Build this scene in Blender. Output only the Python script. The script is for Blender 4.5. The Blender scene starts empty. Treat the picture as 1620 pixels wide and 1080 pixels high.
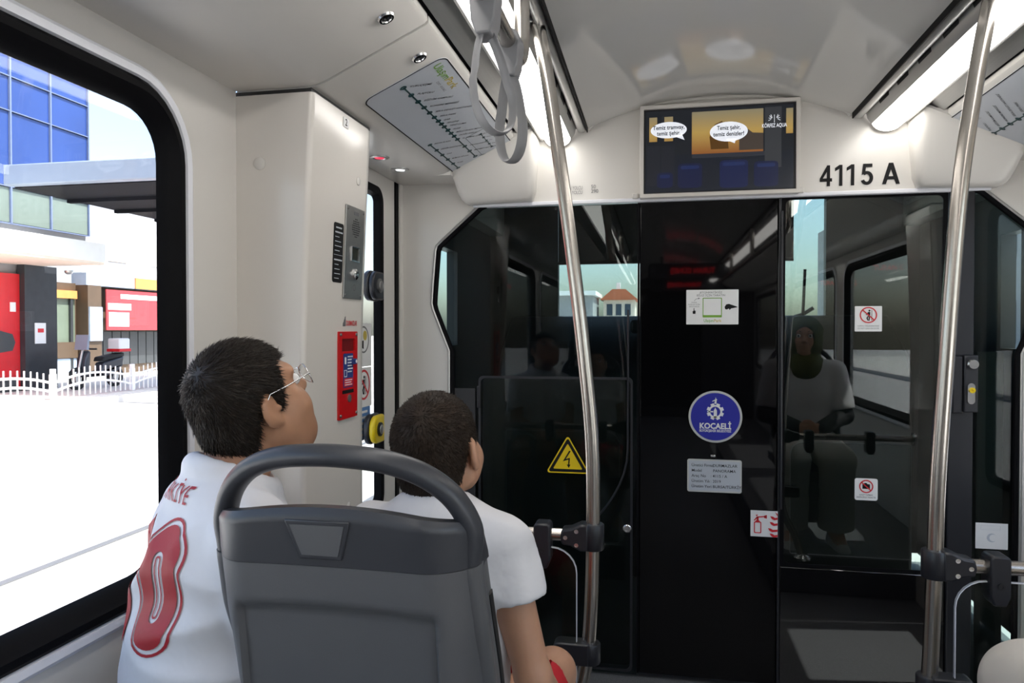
import bpy, bmesh, math, random
import numpy as np
from mathutils import Vector, Matrix
from mathutils.bvhtree import BVHTree

random.seed(7)
rng = np.random.default_rng(7)
scene = bpy.context.scene
COL = scene.collection
PI = math.pi

# ------------------------------------------------------------------ camera
cam_data = bpy.data.cameras.new('camera')
cam_data.sensor_width = 36.0
cam_data.lens = 36.0 * 1150.0 / 1620.0
cam_data.clip_start = 0.03
cam_data.clip_end = 500
cam = bpy.data.objects.new('camera', cam_data)
COL.objects.link(cam)
cam.location = (0, 0, 1.30)
cam.rotation_euler = (PI / 2 - math.atan(18 / 1150.0), 0, math.radians(11.3))
scene.camera = cam

# ------------------------------------------------------------------ sky, sun, exposure
SUN_EL, SUN_AZ = math.radians(64), math.radians(8)      # azimuth measured from +x towards -y
world = bpy.data.worlds.new('sky')
scene.world = world
world.use_nodes = True
wn = world.node_tree
wn.nodes.clear()
wo = wn.nodes.new('ShaderNodeOutputWorld')
bg = wn.nodes.new('ShaderNodeBackground')
sky = wn.nodes.new('ShaderNodeTexSky')
sky.sky_type = 'NISHITA'
sky.sun_disc = False
sky.sun_elevation = SUN_EL
sky.sun_rotation = math.radians(98)
sky.air_density = 1.0
sky.dust_density = 3.0
bg.inputs['Strength'].default_value = 0.42
wn.links.new(sky.outputs[0], bg.inputs['Color'])
wn.links.new(bg.outputs[0], wo.inputs['Surface'])

sun_data = bpy.data.lights.new('sun', 'SUN')
sun_data.energy = 11.0
sun_data.angle = math.radians(0.53)
sun_data.color = (1.0, 0.965, 0.91)
sun = bpy.data.objects.new('sun', sun_data)
COL.objects.link(sun)
sd = Vector((-math.cos(SUN_EL) * math.cos(SUN_AZ), math.cos(SUN_EL) * math.sin(SUN_AZ), -math.sin(SUN_EL)))
sun.rotation_euler = sd.to_track_quat('-Z', 'Y').to_euler()
sun.location = (8, 0, 14)

vs = scene.view_settings
vs.view_transform = 'Standard'
vs.look = 'None'
vs.exposure = 0.38
vs.gamma = 1.0
vs.use_curve_mapping = False
try:
    scene.cycles.use_denoising = True
    scene.cycles.max_bounces = 10
    scene.cycles.diffuse_bounces = 6
    scene.cycles.glossy_bounces = 5
    scene.cycles.transparent_max_bounces = 16
    scene.cycles.transmission_bounces = 6
    scene.cycles.caustics_reflective = False
    scene.cycles.caustics_refractive = False
    scene.cycles.sample_clamp_indirect = 6.0
except Exception:
    pass

# ------------------------------------------------------------------ materials
MATS = {}

def mat(name, col, rough=0.5, metal=0.0, spec=0.5, bump=0.0, bscale=60.0, var=0.06, vscale=6.0,
        emit=None, es=0.0, ior=None, coat=0.0, sheen=0.0, stretch=None, sss=0.0):
    m = bpy.data.materials.new(name)
    m.use_nodes = True
    nt = m.node_tree
    b = nt.nodes['Principled BSDF']
    b.inputs['Roughness'].default_value = rough
    b.inputs['Metallic'].default_value = metal
    b.inputs['Specular IOR Level'].default_value = spec
    if ior: b.inputs['IOR'].default_value = ior
    if coat: b.inputs['Coat Weight'].default_value = coat
    if sheen: b.inputs['Sheen Weight'].default_value = sheen
    if sss:
        b.inputs['Subsurface Weight'].default_value = sss
        b.inputs['Subsurface Radius'].default_value = (0.008, 0.003, 0.0015)
        b.inputs['Subsurface Scale'].default_value = 1.0
    tc = nt.nodes.new('ShaderNodeTexCoord')
    mp = nt.nodes.new('ShaderNodeMapping')
    if stretch: mp.inputs['Scale'].default_value = stretch
    nt.links.new(tc.outputs['Object'], mp.inputs['Vector'])
    no = nt.nodes.new('ShaderNodeTexNoise')
    no.inputs['Scale'].default_value = vscale
    no.inputs['Detail'].default_value = 4
    nt.links.new(mp.outputs[0], no.inputs['Vector'])
    ramp = nt.nodes.new('ShaderNodeValToRGB')
    c = list(col)[:3]
    ramp.color_ramp.elements[0].position = 0.3
    ramp.color_ramp.elements[1].position = 0.7
    ramp.color_ramp.elements[0].color = [max(0, x * (1 - var)) for x in c] + [1]
    ramp.color_ramp.elements[1].color = [min(1, x * (1 + var)) for x in c] + [1]
    nt.links.new(no.outputs['Fac'], ramp.inputs['Fac'])
    nt.links.new(ramp.outputs['Color'], b.inputs['Base Color'])
    if bump:
        n2 = nt.nodes.new('ShaderNodeTexNoise')
        n2.inputs['Scale'].default_value = bscale
        n2.inputs['Detail'].default_value = 3
        nt.links.new(mp.outputs[0], n2.inputs['Vector'])
        bp = nt.nodes.new('ShaderNodeBump')
        bp.inputs['Strength'].default_value = bump
        bp.inputs['Distance'].default_value = 0.01
        nt.links.new(n2.outputs['Fac'], bp.inputs['Height'])
        nt.links.new(bp.outputs['Normal'], b.inputs['Normal'])
    if emit:
        b.inputs['Emission Color'].default_value = (*emit, 1)
        b.inputs['Emission Strength'].default_value = es
    MATS[name] = m
    return m

def glass(name, tint, refl=0.04, rough=0.0):
    m = bpy.data.materials.new(name)
    m.use_nodes = True
    nt = m.node_tree
    nt.nodes.clear()
    out = nt.nodes.new('ShaderNodeOutputMaterial')
    mix = nt.nodes.new('ShaderNodeMixShader')
    tr = nt.nodes.new('ShaderNodeBsdfTransparent')
    gl = nt.nodes.new('ShaderNodeBsdfGlossy')
    fr = nt.nodes.new('ShaderNodeLayerWeight')
    pw = nt.nodes.new('ShaderNodeMath')
    pw.operation = 'POWER'
    pw.inputs[1].default_value = 4.5
    ad = nt.nodes.new('ShaderNodeMath')
    ad.operation = 'ADD'
    ad.use_clamp = True
    ad.inputs[1].default_value = refl
    fr.inputs['Blend'].default_value = 0.5
    gl.inputs['Roughness'].default_value = rough
    no = nt.nodes.new('ShaderNodeTexNoise')
    no.inputs['Scale'].default_value = 3
    rp = nt.nodes.new('ShaderNodeValToRGB')
    rp.color_ramp.elements[0].color = [x * 0.97 for x in tint] + [1]
    rp.color_ramp.elements[1].color = list(tint) + [1]
    nt.links.new(no.outputs['Fac'], rp.inputs['Fac'])
    nt.links.new(rp.outputs['Color'], tr.inputs['Color'])
    nt.links.new(fr.outputs['Facing'], pw.inputs[0])
    nt.links.new(pw.outputs[0], ad.inputs[0])
    nt.links.new(ad.outputs[0], mix.inputs['Fac'])
    nt.links.new(tr.outputs[0], mix.inputs[1])
    nt.links.new(gl.outputs[0], mix.inputs[2])
    nt.links.new(mix.outputs[0], out.inputs['Surface'])
    MATS[name] = m
    return m

def emis(name, col, strength):
    return mat(name, (0.02, 0.02, 0.02), 0.4, emit=col, es=strength)

mat('white_panel', (0.67, 0.648, 0.612), 0.22, spec=0.5, var=0.015, vscale=2.0, bump=0.01, bscale=9)
mat('white_ceiling', (0.66, 0.65, 0.625), 0.10, spec=0.55, var=0.012, vscale=2.0, bump=0.012, bscale=7)
mat('white_column', (0.68, 0.645, 0.60), 0.16, spec=0.5, var=0.012, vscale=2.0, bump=0.01, bscale=9)
mat('ring_white', (0.78, 0.79, 0.84), 0.3, var=0.01)
mat('seam_dark', (0.05, 0.05, 0.05), 0.6)
mat('rubber', (0.004, 0.004, 0.005), 0.55, spec=0.08)
mat('alu', (0.55, 0.55, 0.54), 0.34, metal=0.85, var=0.03, stretch=(40, 0.5, 40))
mat('alu_dark', (0.20, 0.20, 0.20), 0.45, metal=0.6, var=0.03)
mat('steel', (0.50, 0.465, 0.425), 0.24, metal=1.0, var=0.05, vscale=30, stretch=(30, 30, 0.6), bump=0.02, bscale=300)
mat('chrome', (0.75, 0.75, 0.75), 0.15, metal=1.0, var=0.02)
mat('black_plastic', (0.018, 0.019, 0.024), 0.33, spec=0.5, var=0.05)
mat('black_gloss', (0.0025, 0.0025, 0.003), 0.03, ior=1.40, var=0.05)
mat('black_mirror', (0.0025, 0.0025, 0.003), 0.03, ior=2.0, var=0.05)
mat('black_matt', (0.010, 0.010, 0.011), 0.6, var=0.1)
mat('cab_dark', (0.022, 0.022, 0.024), 0.5, var=0.1)
mat('floor', (0.11, 0.115, 0.12), 0.55, var=0.4, vscale=260, bump=0.05, bscale=300)
mat('podium', (0.10, 0.10, 0.105), 0.5, var=0.1)
mat('strap_grey', (0.22, 0.22, 0.23), 0.42, var=0.03)
mat('seat_light', (0.105, 0.106, 0.112), 0.42, bump=0.05, bscale=500, var=0.03)
mat('seat_dark', (0.040, 0.042, 0.050), 0.36, bump=0.03, bscale=500, var=0.03)
mat('seat_fabric', (0.03, 0.04, 0.09), 0.85, bump=0.15, bscale=400)
mat('led', (0.9, 0.9, 0.9), 0.4, emit=(1.0, 0.965, 0.915), es=6.0, var=0.01)
mat('spot_white', (0.9, 0.9, 0.9), 0.3, emit=(1, 1, 1), es=1.5)
mat('spot_red', (0.5, 0.02, 0.05), 0.3, emit=(1.0, 0.05, 0.12), es=0.6)
mat('print_white', (0.82, 0.82, 0.82), 0.35, var=0.01)
mat('print_grey', (0.52, 0.55, 0.60), 0.30, var=0.01)
mat('print_black', (0.008, 0.008, 0.009), 0.6, spec=0.2)
mat('print_dim', (0.16, 0.16, 0.17), 0.4)
mat('print_red', (0.62, 0.02, 0.03), 0.4)
mat('print_blue', (0.025, 0.03, 0.34), 0.35)
mat('print_navy', (0.025, 0.05, 0.22), 0.4)
mat('print_lightblue', (0.10, 0.25, 0.55), 0.4)
mat('print_yellow', (0.85, 0.60, 0.015), 0.35)
mat('print_green', (0.16, 0.36, 0.03), 0.4)
mat('print_mustard', (0.55, 0.42, 0.06), 0.4)
mat('print_teal', (0.01, 0.05, 0.055), 0.4)
mat('plate', (0.60, 0.60, 0.57), 0.45, metal=0.2, var=0.03)
mat('brushed', (0.36, 0.36, 0.35), 0.36, metal=0.85, var=0.05, vscale=40, stretch=(1, 1, 30))
mat('emergency_red', (0.58, 0.008, 0.012), 0.28, var=0.03)
mat('button_yellow', (0.80, 0.58, 0.01), 0.28, var=0.02)
mat('lcd', (0.02, 0.018, 0.008), 0.2)
glass('clear_glass', (0.96, 0.98, 0.98), 0.02)
glass('cab_glass', (0.60, 0.68, 0.665), 0.028)
glass('cab_glass_right', (0.60, 0.68, 0.65), 0.09)
glass('screen_glass', (0.90, 0.935, 0.93), 0.02)

# ------------------------------------------------------------------ mesh helpers
_TXT = {}

def text_geo(s, size=1.0, bold=0.0, align='CENTER', space=1.0):
    key = (s, size, bold, align, space)
    if key in _TXT: return _TXT[key]
    cu = bpy.data.curves.new('lettering_curve', 'FONT')
    cu.body = s
    cu.size = size
    cu.align_x = align
    cu.align_y = 'CENTER'
    cu.offset = bold * size
    cu.space_character = space
    cu.resolution_u = 3
    ob = bpy.data.objects.new('lettering_curve', cu)
    me = ob.to_mesh()
    v = [tuple(x.co) for x in me.vertices]
    f = [tuple(p.vertices) for p in me.polygons]
    ob.to_mesh_clear()
    bpy.data.objects.remove(ob)
    bpy.data.curves.remove(cu)
    _TXT[key] = (v, f)
    return v, f

def rrect(x0, x1, y0, y1, r, n=6):
    """counter-clockwise rounded rectangle; r may be a 4-list (bl, br, tr, tl)"""
    if not isinstance(r, (list, tuple)): r = [r] * 4
    pts = []
    for (cx, cy, a0, rr) in ((x0 + r[0], y0 + r[0], PI, r[0]), (x1 - r[1], y0 + r[1], 1.5 * PI, r[1]),
                             (x1 - r[2], y1 - r[2], 0, r[2]), (x0 + r[3], y1 - r[3], 0.5 * PI, r[3])):
        if rr < 1e-6:
            pts.append((cx, cy)); continue
        for k in range(n + 1):
            a = a0 + 0.5 * PI * k / n
            pts.append((cx + rr * math.cos(a), cy + rr * math.sin(a)))
    return pts

def circle2(cx, cy, r, n=32, ry=None):
    ry = ry or r
    return [(cx + r * math.cos(2 * PI * k / n), cy + ry * math.sin(2 * PI * k / n)) for k in range(n)]

def offset_loop(pts, d):
    n = len(pts)
    area = sum(pts[i][0] * pts[(i + 1) % n][1] - pts[(i + 1) % n][0] * pts[i][1] for i in range(n))
    sg = 1 if area > 0 else -1
    out = []
    for i in range(n):
        p0, p1, p2 = pts[i - 1], pts[i], pts[(i + 1) % n]
        def nrm(a, b):
            dx, dy = b[0] - a[0], b[1] - a[1]
            l = math.hypot(dx, dy) or 1
            return (sg * dy / l, -sg * dx / l)
        n1, n2 = nrm(p0, p1), nrm(p1, p2)
        mx, my = n1[0] + n2[0], n1[1] + n2[1]
        l = math.hypot(mx, my) or 1
        mx, my = mx / l, my / l
        k = max(0.5, mx * n1[0] + my * n1[1])
        out.append((p1[0] + mx * d / k, p1[1] + my * d / k))
    return out

class MB:
    def __init__(self):
        self.v = []
        self.f = []

    def add(self, vs_, fs_):
        o = len(self.v)
        self.v += [tuple(float(c) for c in p) for p in vs_]
        self.f += [tuple(i + o for i in f) for f in fs_]
        return self

    def box(self, x0, x1, y0, y1, z0, z1):
        return self.add([(x0, y0, z0), (x1, y0, z0), (x1, y1, z0), (x0, y1, z0),
                         (x0, y0, z1), (x1, y0, z1), (x1, y1, z1), (x0, y1, z1)],
                        [(0, 3, 2, 1), (4, 5, 6, 7), (0, 1, 5, 4), (1, 2, 6, 5), (2, 3, 7, 6), (3, 0, 4, 7)])

    def prism(self, pts, fn, d0, d1):
        n = len(pts)
        vv = [fn(p[0], p[1], d0) for p in pts] + [fn(p[0], p[1], d1) for p in pts]
        ff = [tuple(range(n - 1, -1, -1)), tuple(range(n, 2 * n))]
        ff += [(i, (i + 1) % n, n + (i + 1) % n, n + i) for i in range(n)]
        return self.add(vv, ff)

    def flat(self, pts, z=0.0, t=0.0006):
        return self.prism(pts, lambda a, b, d: (a, b, d), z, z + t)

    def ring(self, outer, inner, fn, d0, d1):
        n = len(outer)
        vv = [fn(*p, d0) for p in outer] + [fn(*p, d0) for p in inner] + [fn(*p, d1) for p in outer] + [fn(*p, d1) for p in inner]
        ff = []
        for i in range(n):
            j = (i + 1) % n
            ff += [(i, n + i, n + j, j), (2 * n + i, 2 * n + j, 3 * n + j, 3 * n + i), (i, j, 2 * n + j, 2 * n + i),
                   (n + i, 3 * n + i, 3 * n + j, n + j)]
        return self.add(vv, ff)

    def sweep_loop(self, pts, prof, fn):
        """closed loop in a plane; prof = closed list of (outward offset, depth)"""
        loops = [[fn(p[0], p[1], d) for p in offset_loop(pts, o)] for o, d in prof]
        n, m = len(pts), len(prof)
        vv = [p for l in loops for p in l]
        ff = []
        for a in range(m):
            b = (a + 1) % m
            for i in range(n):
                j = (i + 1) % n
                ff.append((a * n + i, a * n + j, b * n + j, b * n + i))
        return self.add(vv, ff)

    def tube(self, path, r, n=14, closed=False, flat=None, caps=True, up=None):
        """sweep a circle / ellipse (flat=(ra, rb)) along a path"""
        P = [Vector(p) for p in path]
        m = len(P)
        T = []
        for i in range(m):
            a = P[i - 1] if (i > 0 or closed) else P[0]
            b = P[(i + 1) % m] if (i < m - 1 or closed) else P[m - 1]
            T.append((b - a).normalized())
        ref = Vector(up) if up else (Vector((0, 0, 1)) if abs(T[0].z) < 0.9 else Vector((1, 0, 0)))
        N = (ref - T[0] * ref.dot(T[0])).normalized()
        vv = []
        for i in range(m):
            if up:
                N = (ref - T[i] * ref.dot(T[i]))
                if N.length < 1e-5: N = Vector((1, 0, 0))
                N.normalize()
            else:
                N = (N - T[i] * N.dot(T[i])).normalized()
            B = T[i].cross(N)
            ra = r[i] if isinstance(r, (list, tuple)) else r
            rb = ra
            if flat: ra, rb = flat
            for k in range(n):
                a = 2 * PI * k / n
                vv.append(P[i] + N * (math.cos(a) * ra) + B * (math.sin(a) * rb))
        ff = []
        for i in range(m if closed else m - 1):
            j = (i + 1) % m
            for k in range(n):
                l = (k + 1) % n
                ff.append((i * n + k, i * n + l, j * n + l, j * n + k))
        if caps and not closed:
            ff += [tuple(range(n - 1, -1, -1)), tuple((m - 1) * n + k for k in range(n))]
        return self.add(vv, ff)

    def cyl(self, a, b, r, n=20, r2=None):
        return self.tube([a, b], [r, r if r2 is None else r2], n)

    def lathe(self, prof, o, axis, n=24):
        """prof = [(radius, along)], revolved about axis through o"""
        ax = Vector(axis).normalized()
        u = ax.orthogonal().normalized()
        w = ax.cross(u)
        o = Vector(o)
        vv = []
        for (r, h) in prof:
            for k in range(n):
                a = 2 * PI * k / n
                vv.append(o + ax * h + u * (r * math.cos(a)) + w * (r * math.sin(a)))
        m = len(prof)
        ff = [(i * n + k, i * n + (k + 1) % n, (i + 1) * n + (k + 1) % n, (i + 1) * n + k) for i in range(m - 1) for k in range(n)]
        ff += [tuple(range(n - 1, -1, -1)), tuple((m - 1) * n + k for k in range(n))]
        return self.add(vv, ff)

    def ell(self, c, r, n=20, m=12):
        vv = [(c[0], c[1], c[2] - r[2])]
        for j in range(1, m):
            a = -PI / 2 + PI * j / m
            for k in range(n):
                b = 2 * PI * k / n
                vv.append((c[0] + r[0] * math.cos(a) * math.cos(b), c[1] + r[1] * math.cos(a) * math.sin(b), c[2] + r[2] * math.sin(a)))
        vv.append((c[0], c[1], c[2] + r[2]))
        ff = [(0, 1 + (k + 1) % n, 1 + k) for k in range(n)]
        for j in range(m - 2):
            for k in range(n):
                l = (k + 1) % n
                ff.append((1 + j * n + k, 1 + j * n + l, 1 + (j + 1) * n + l, 1 + (j + 1) * n + k))
        e = len(vv) - 1
        b0 = 1 + (m - 2) * n
        ff += [(b0 + k, b0 + (k + 1) % n, e) for k in range(n)]
        return self.add(vv, ff)

    def grid(self, fn, nu, nv):
        vv = [fn(i / nu, j / nv) for j in range(nv + 1) for i in range(nu + 1)]
        ff = [(j * (nu + 1) + i, j * (nu + 1) + i + 1, (j + 1) * (nu + 1) + i + 1, (j + 1) * (nu + 1) + i)
              for j in range(nv) for i in range(nu)]
        return self.add(vv, ff)

    def slab_grid(self, fa, fb, nu, nv):
        """closed body between two grids"""
        o = len(self.v)
        w = nu + 1
        va = [fa(i / nu, j / nv) for j in range(nv + 1) for i in range(w)]
        vb = [fb(i / nu, j / nv) for j in range(nv + 1) for i in range(w)]
        n = len(va)
        ff = []
        for j in range(nv):
            for i in range(nu):
                a, b, c, d = j * w + i, j * w + i + 1, (j + 1) * w + i + 1, (j + 1) * w + i
                ff += [(a, b, c, d), (n + a, n + d, n + c, n + b)]
        rim = [i for i in range(w)] + [j * w + nu for j in range(1, nv + 1)] + [nv * w + i for i in range(nu - 1, -1, -1)] + [j * w for j in range(nv - 1, 0, -1)]
        for k in range(len(rim)):
            a, b = rim[k], rim[(k + 1) % len(rim)]
            ff.append((a, n + a, n + b, b))
        return self.add(va + vb, ff)

    def text(self, s, size, x=0, y=0, z=0, bold=0.0, align='CENTER', rot=0.0, width=None, sx=1.0, space=1.0):
        v, f = text_geo(s, size, bold, align, space)
        if not v: return self
        if width:
            xs = [p[0] for p in v]
            sx = width / max(1e-6, max(xs) - min(xs))
        ca, sa = math.cos(rot), math.sin(rot)
        vv = [(x + ca * p[0] * sx - sa * p[1], y + sa * p[0] * sx + ca * p[1], z) for p in v]
        return self.add(vv, f)

    def xf(self, M):
        self.v = [tuple(M @ Vector(p)) for p in self.v]
        return self

    def build(self, name, m, parent=None, smooth=35, bevel=0.0, bseg=2, recalc=True):
        me = bpy.data.meshes.new(name)
        me.from_pydata(self.v, [], self.f)
        if recalc:
            bm = bmesh.new()
            bm.from_mesh(me)
            bmesh.ops.recalc_face_normals(bm, faces=bm.faces)
            bm.to_mesh(me)
            bm.free()
        if smooth:
            me.shade_smooth()
            me.set_sharp_from_angle(angle=math.radians(smooth))
        me.materials.append(MATS[m] if isinstance(m, str) else m)
        ob = bpy.data.objects.new(name, me)
        COL.objects.link(ob)
        if parent is not None: ob.parent = parent
        if bevel:
            bv = ob.modifiers.new('bevel', 'BEVEL')
            bv.width = bevel
            bv.segments = bseg
            bv.limit_method = 'ANGLE'
            bv.angle_limit = math.radians(40)
        return ob

def tag(o, label=None, cat=None, group=None, kind=None):
    if label: o['label'] = label
    if cat: o['category'] = cat
    if group: o['group'] = group
    if kind: o['kind'] = kind
    return o

def empty(name, loc=(0, 0, 0), M=None):
    o = bpy.data.objects.new(name, None)
    o.empty_display_size = 0.05
    COL.objects.link(o)
    if M is not None: o.matrix_world = M
    else: o.location = loc
    return o

def thing(name, label, cat, loc=(0, 0, 0), M=None, group=None):
    return tag(empty(name, loc, M), label, cat, group)

def struct(name, loc=(0, 0, 0)):
    return tag(empty(name, loc), kind='structure')

def frame(o, x, y):
    x = Vector(x).normalized()
    y = Vector(y)
    y = (y - x * y.dot(x)).normalized()
    z = x.cross(y)
    return Matrix(((x.x, y.x, z.x, o[0]), (x.y, y.y, z.y, o[1]), (x.z, y.z, z.z, o[2]), (0, 0, 0, 1)))

XZY = lambda a, b, d: (a, d, b)       # plan (x, z), depth y
YZX = lambda a, b, d: (d, a, b)       # plan (y, z), depth x
XYZ = lambda a, b, d: (a, b, d)
C2 = 0.43                              # mirror: x -> C2 - x (tram centre line at x = 0.215)
SIDES = (('left', lambda x: x), ('right', lambda x: C2 - x))

# ================================================================== SETTING
YR = -6.0                              # rear end of the saloon
YF = 2.90                              # cab partition
fl = struct('floor')
MB().box(-1.12, 1.55, YR, 4.7, -0.14, -0.08).build('floor_covering', 'floor', fl)
for sd_, X in SIDES:
    xs = sorted((X(-1.05), X(-0.17)))
    MB().box(xs[0], xs[1], -2.0, 1.80, -0.08, 0.12).build('podium', 'podium', fl, bevel=0.008)

def bay(parent, X, y0, y1, z0, z1, hole, r, name='wall_panel', m='white_panel', xin=-1.05, xout=-1.11):
    """wall bay with a rounded opening"""
    inner = rrect(hole[0], hole[1], hole[2], hole[3], r, 8)
    cy, cz_ = (hole[0] + hole[1]) / 2, (hole[2] + hole[3]) / 2
    hw, hh = (hole[1] - hole[0]) / 2, (hole[3] - hole[2]) / 2
    outer = []
    for p in inner:
        q = ((p[0] - cy) / hw, (p[1] - cz_) / hh)
        mx = max(abs(q[0]), abs(q[1]))
        q = (q[0] / mx, q[1] / mx)
        outer.append(((y0 + y1) / 2 + q[0] * (y1 - y0) / 2, (z0 + z1) / 2 + q[1] * (z1 - z0) / 2))
    for c in ((y0, z0), (y1, z0), (y1, z1), (y0, z1)):
        k = min(range(len(outer)), key=lambda i: (outer[i][0] - c[0]) ** 2 + (outer[i][1] - c[1]) ** 2)
        outer[k] = c
    MB().ring(outer, inner, lambda a, b, d: (X(d), a, b), xin, xout).build(name, m, parent)
    return inner

def post_x(z):      # inner face of the door posts: upright below, leaning into the aisle above
    t_ = min(1, max(0, (z - 1.20) / 0.70))
    return -0.867 + 0.029 * t_ ** 1.3

wn_i = 0
for sd_, X in SIDES:
    wl = struct('wall_' + sd_)
    for (y0, y1, hole) in ((-0.55, 1.68, (-0.42, 1.465, 0.735, 1.817)), (-3.6, -0.55, (-3.42, -0.72, 0.735, 1.817)),
                           (YR, -3.6, (-5.8, -3.78, 0.735, 1.817))):
        inner = bay(wl, X, y0, y1, -0.08, 2.32, hole, 0.15)
        wn_i += 1
        w = struct('window_%d' % wn_i)
        fnx = lambda a, b, d, X=X: (X(d), a, b)
        MB().sweep_loop(inner, [(0.0, -1.048), (0.026, -1.048), (0.026, -1.041), (0.018, -1.036), (0.004, -1.038)], fnx).build('window_surround', 'ring_white', w)
        MB().sweep_loop(inner, [(-0.0, -1.075), (0.0, -1.042), (-0.008, -1.036), (-0.022, -1.036), (-0.028, -1.043), (-0.040, -1.050), (-0.052, -1.066), (-0.055, -1.075)], fnx).build('gasket', 'rubber', w)
        gl_ = offset_loop(inner, -0.03)
        MB().prism(gl_, fnx, -1.073, -1.079).build('pane', 'clear_glass', w)
    # boarding door post (thick white column)
    col = []
    for k in range(7):
        a = -PI / 2 + PI / 2 * k / 6
        col.append((-0.852 + 0.014 * math.cos(a), 1.694 + 0.014 * math.sin(a)))
    zsl = [-0.08, 0.6, 1.1, 1.25] + [1.25 + 0.642 * k / 10 for k in range(1, 11)]
    def post(poly, nm, m):
        b = MB()
        n = len(poly)
        vv = [(X(p[0] + ((post_x(z) + 0.838) if p[0] > -1.0 else 0)), p[1], z) for z in zsl for p in poly]
        ff = [(j * n + i, j * n + (i + 1) % n, (j + 1) * n + (i + 1) % n, (j + 1) * n + i) for j in range(len(zsl) - 1) for i in range(n)]
        ff += [tuple(range(n)), tuple((len(zsl) - 1) * n + i for i in range(n))]
        b.add(vv, ff).build(nm, m, wl, smooth=40)
    post([(-1.06, 1.68)] + col + [(-0.838, 2.03), (-1.06, 2.03)], 'door_post', 'white_column')
    post([(-1.06, 2.034), (-0.841, 2.034), (-0.841, 2.052), (-0.852, 2.066), (-1.06, 2.066)], 'post_edge_trim', 'white_panel')
    xs = sorted((X(-1.06), X(-0.846)))
    MB().box(xs[0], xs[1], 1.686, 2.06, 1.892, 1.904).build('post_top_seam', 'seam_dark', wl)
    xs = sorted((X(-1.115), X(-0.97)))
    MB().box(xs[0], xs[1], 2.066, 4.7, 1.906, 2.32).build('door_header', 'white_panel', wl)
    # plugs on the post
    if sd_ == 'left':
        for (yy, zz) in ((1.975, 1.729), (1.945, 0.796)):
            MB().lathe([(0.012, 0), (0.012, 0.002), (0.009, 0.004)], (post_x(zz) - 0.0005, yy, zz), (1, 0, 0)).build('plug', 'white_panel', wl)
        MB().lathe([(0.016, 0), (0.016, 0.002), (0.012, 0.004)], (-0.985, 1.6805, 1.72), (0, -1, 0)).build('plug', 'white_panel', wl)
    # boarding door
    d = struct('door_%d' % (1 if sd_ == 'left' else 2))
    inner = bay(d, X, 2.07, 2.825, -0.06, 1.905, (2.13, 2.695, 0.605, 1.85), 0.06, 'door_leaf', 'white_panel', -1.055, -1.09)
    MB().sweep_loop(inner, [(0.0, -1.08), (0.0, -1.050), (-0.012, -1.047), (-0.028, -1.052), (-0.034, -1.08)], fnx).build('gasket', 'rubber', d)
    MB().prism(offset_loop(inner, -0.02), fnx, -1.066, -1.072).build('pane', 'clear_glass', d)
    xs = sorted((X(-1.10), X(-1.05)))
    MB().box(xs[0], xs[1], 2.828, 2.862, -0.08, 1.905).build('door_seal', 'rubber', d)
    xs = sorted((X(-1.10), X(-1.045)))
    MB().box(xs[0], xs[1], 2.864, 2.93, -0.08, 1.905).build('door_jamb', 'white_panel', d)

# rear wall (dark bulkhead with a glossy black central gangway panel)
wr = struct('wall_rear')
MB().prism([(-1.1, -0.08), (1.53, -0.08), (1.53, 2.32), (-1.1, 2.32)], XZY, YR - 0.05, YR).build('bulkhead', 'cab_dark', wr)
MB().prism(rrect(-0.25, 0.68, 0.1, 1.95, 0.05), XZY, YR, YR + 0.02).build('gangway_panel', 'black_gloss', wr)

# roof and ceiling
ce = struct('ceiling')
MB().box(-1.12, 1.55, YR - 0.06, 4.7, 2.325, 2.36).build('roof_skin', 'white_panel', ce)  # unseen outer roof, added to stop sky light leaking past the panels
vault = lambda x: 2.20 - 0.103 * ((x - 0.215) / 0.49) ** 2
MB().slab_grid(lambda u, v: (-0.275 + 0.98 * u, YR + (YF - YR) * v, vault(-0.275 + 0.98 * u)),
               lambda u, v: (-0.275 + 0.98 * u, YR + (YF - YR) * v, vault(-0.275 + 0.98 * u) + 0.012), 32, 4).build('vault', 'white_ceiling', ce, smooth=40)

def zpan(x):      # underside of the inclined panel (left coordinates)
    return 1.908 + (x + 0.816) * 0.464

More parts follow.
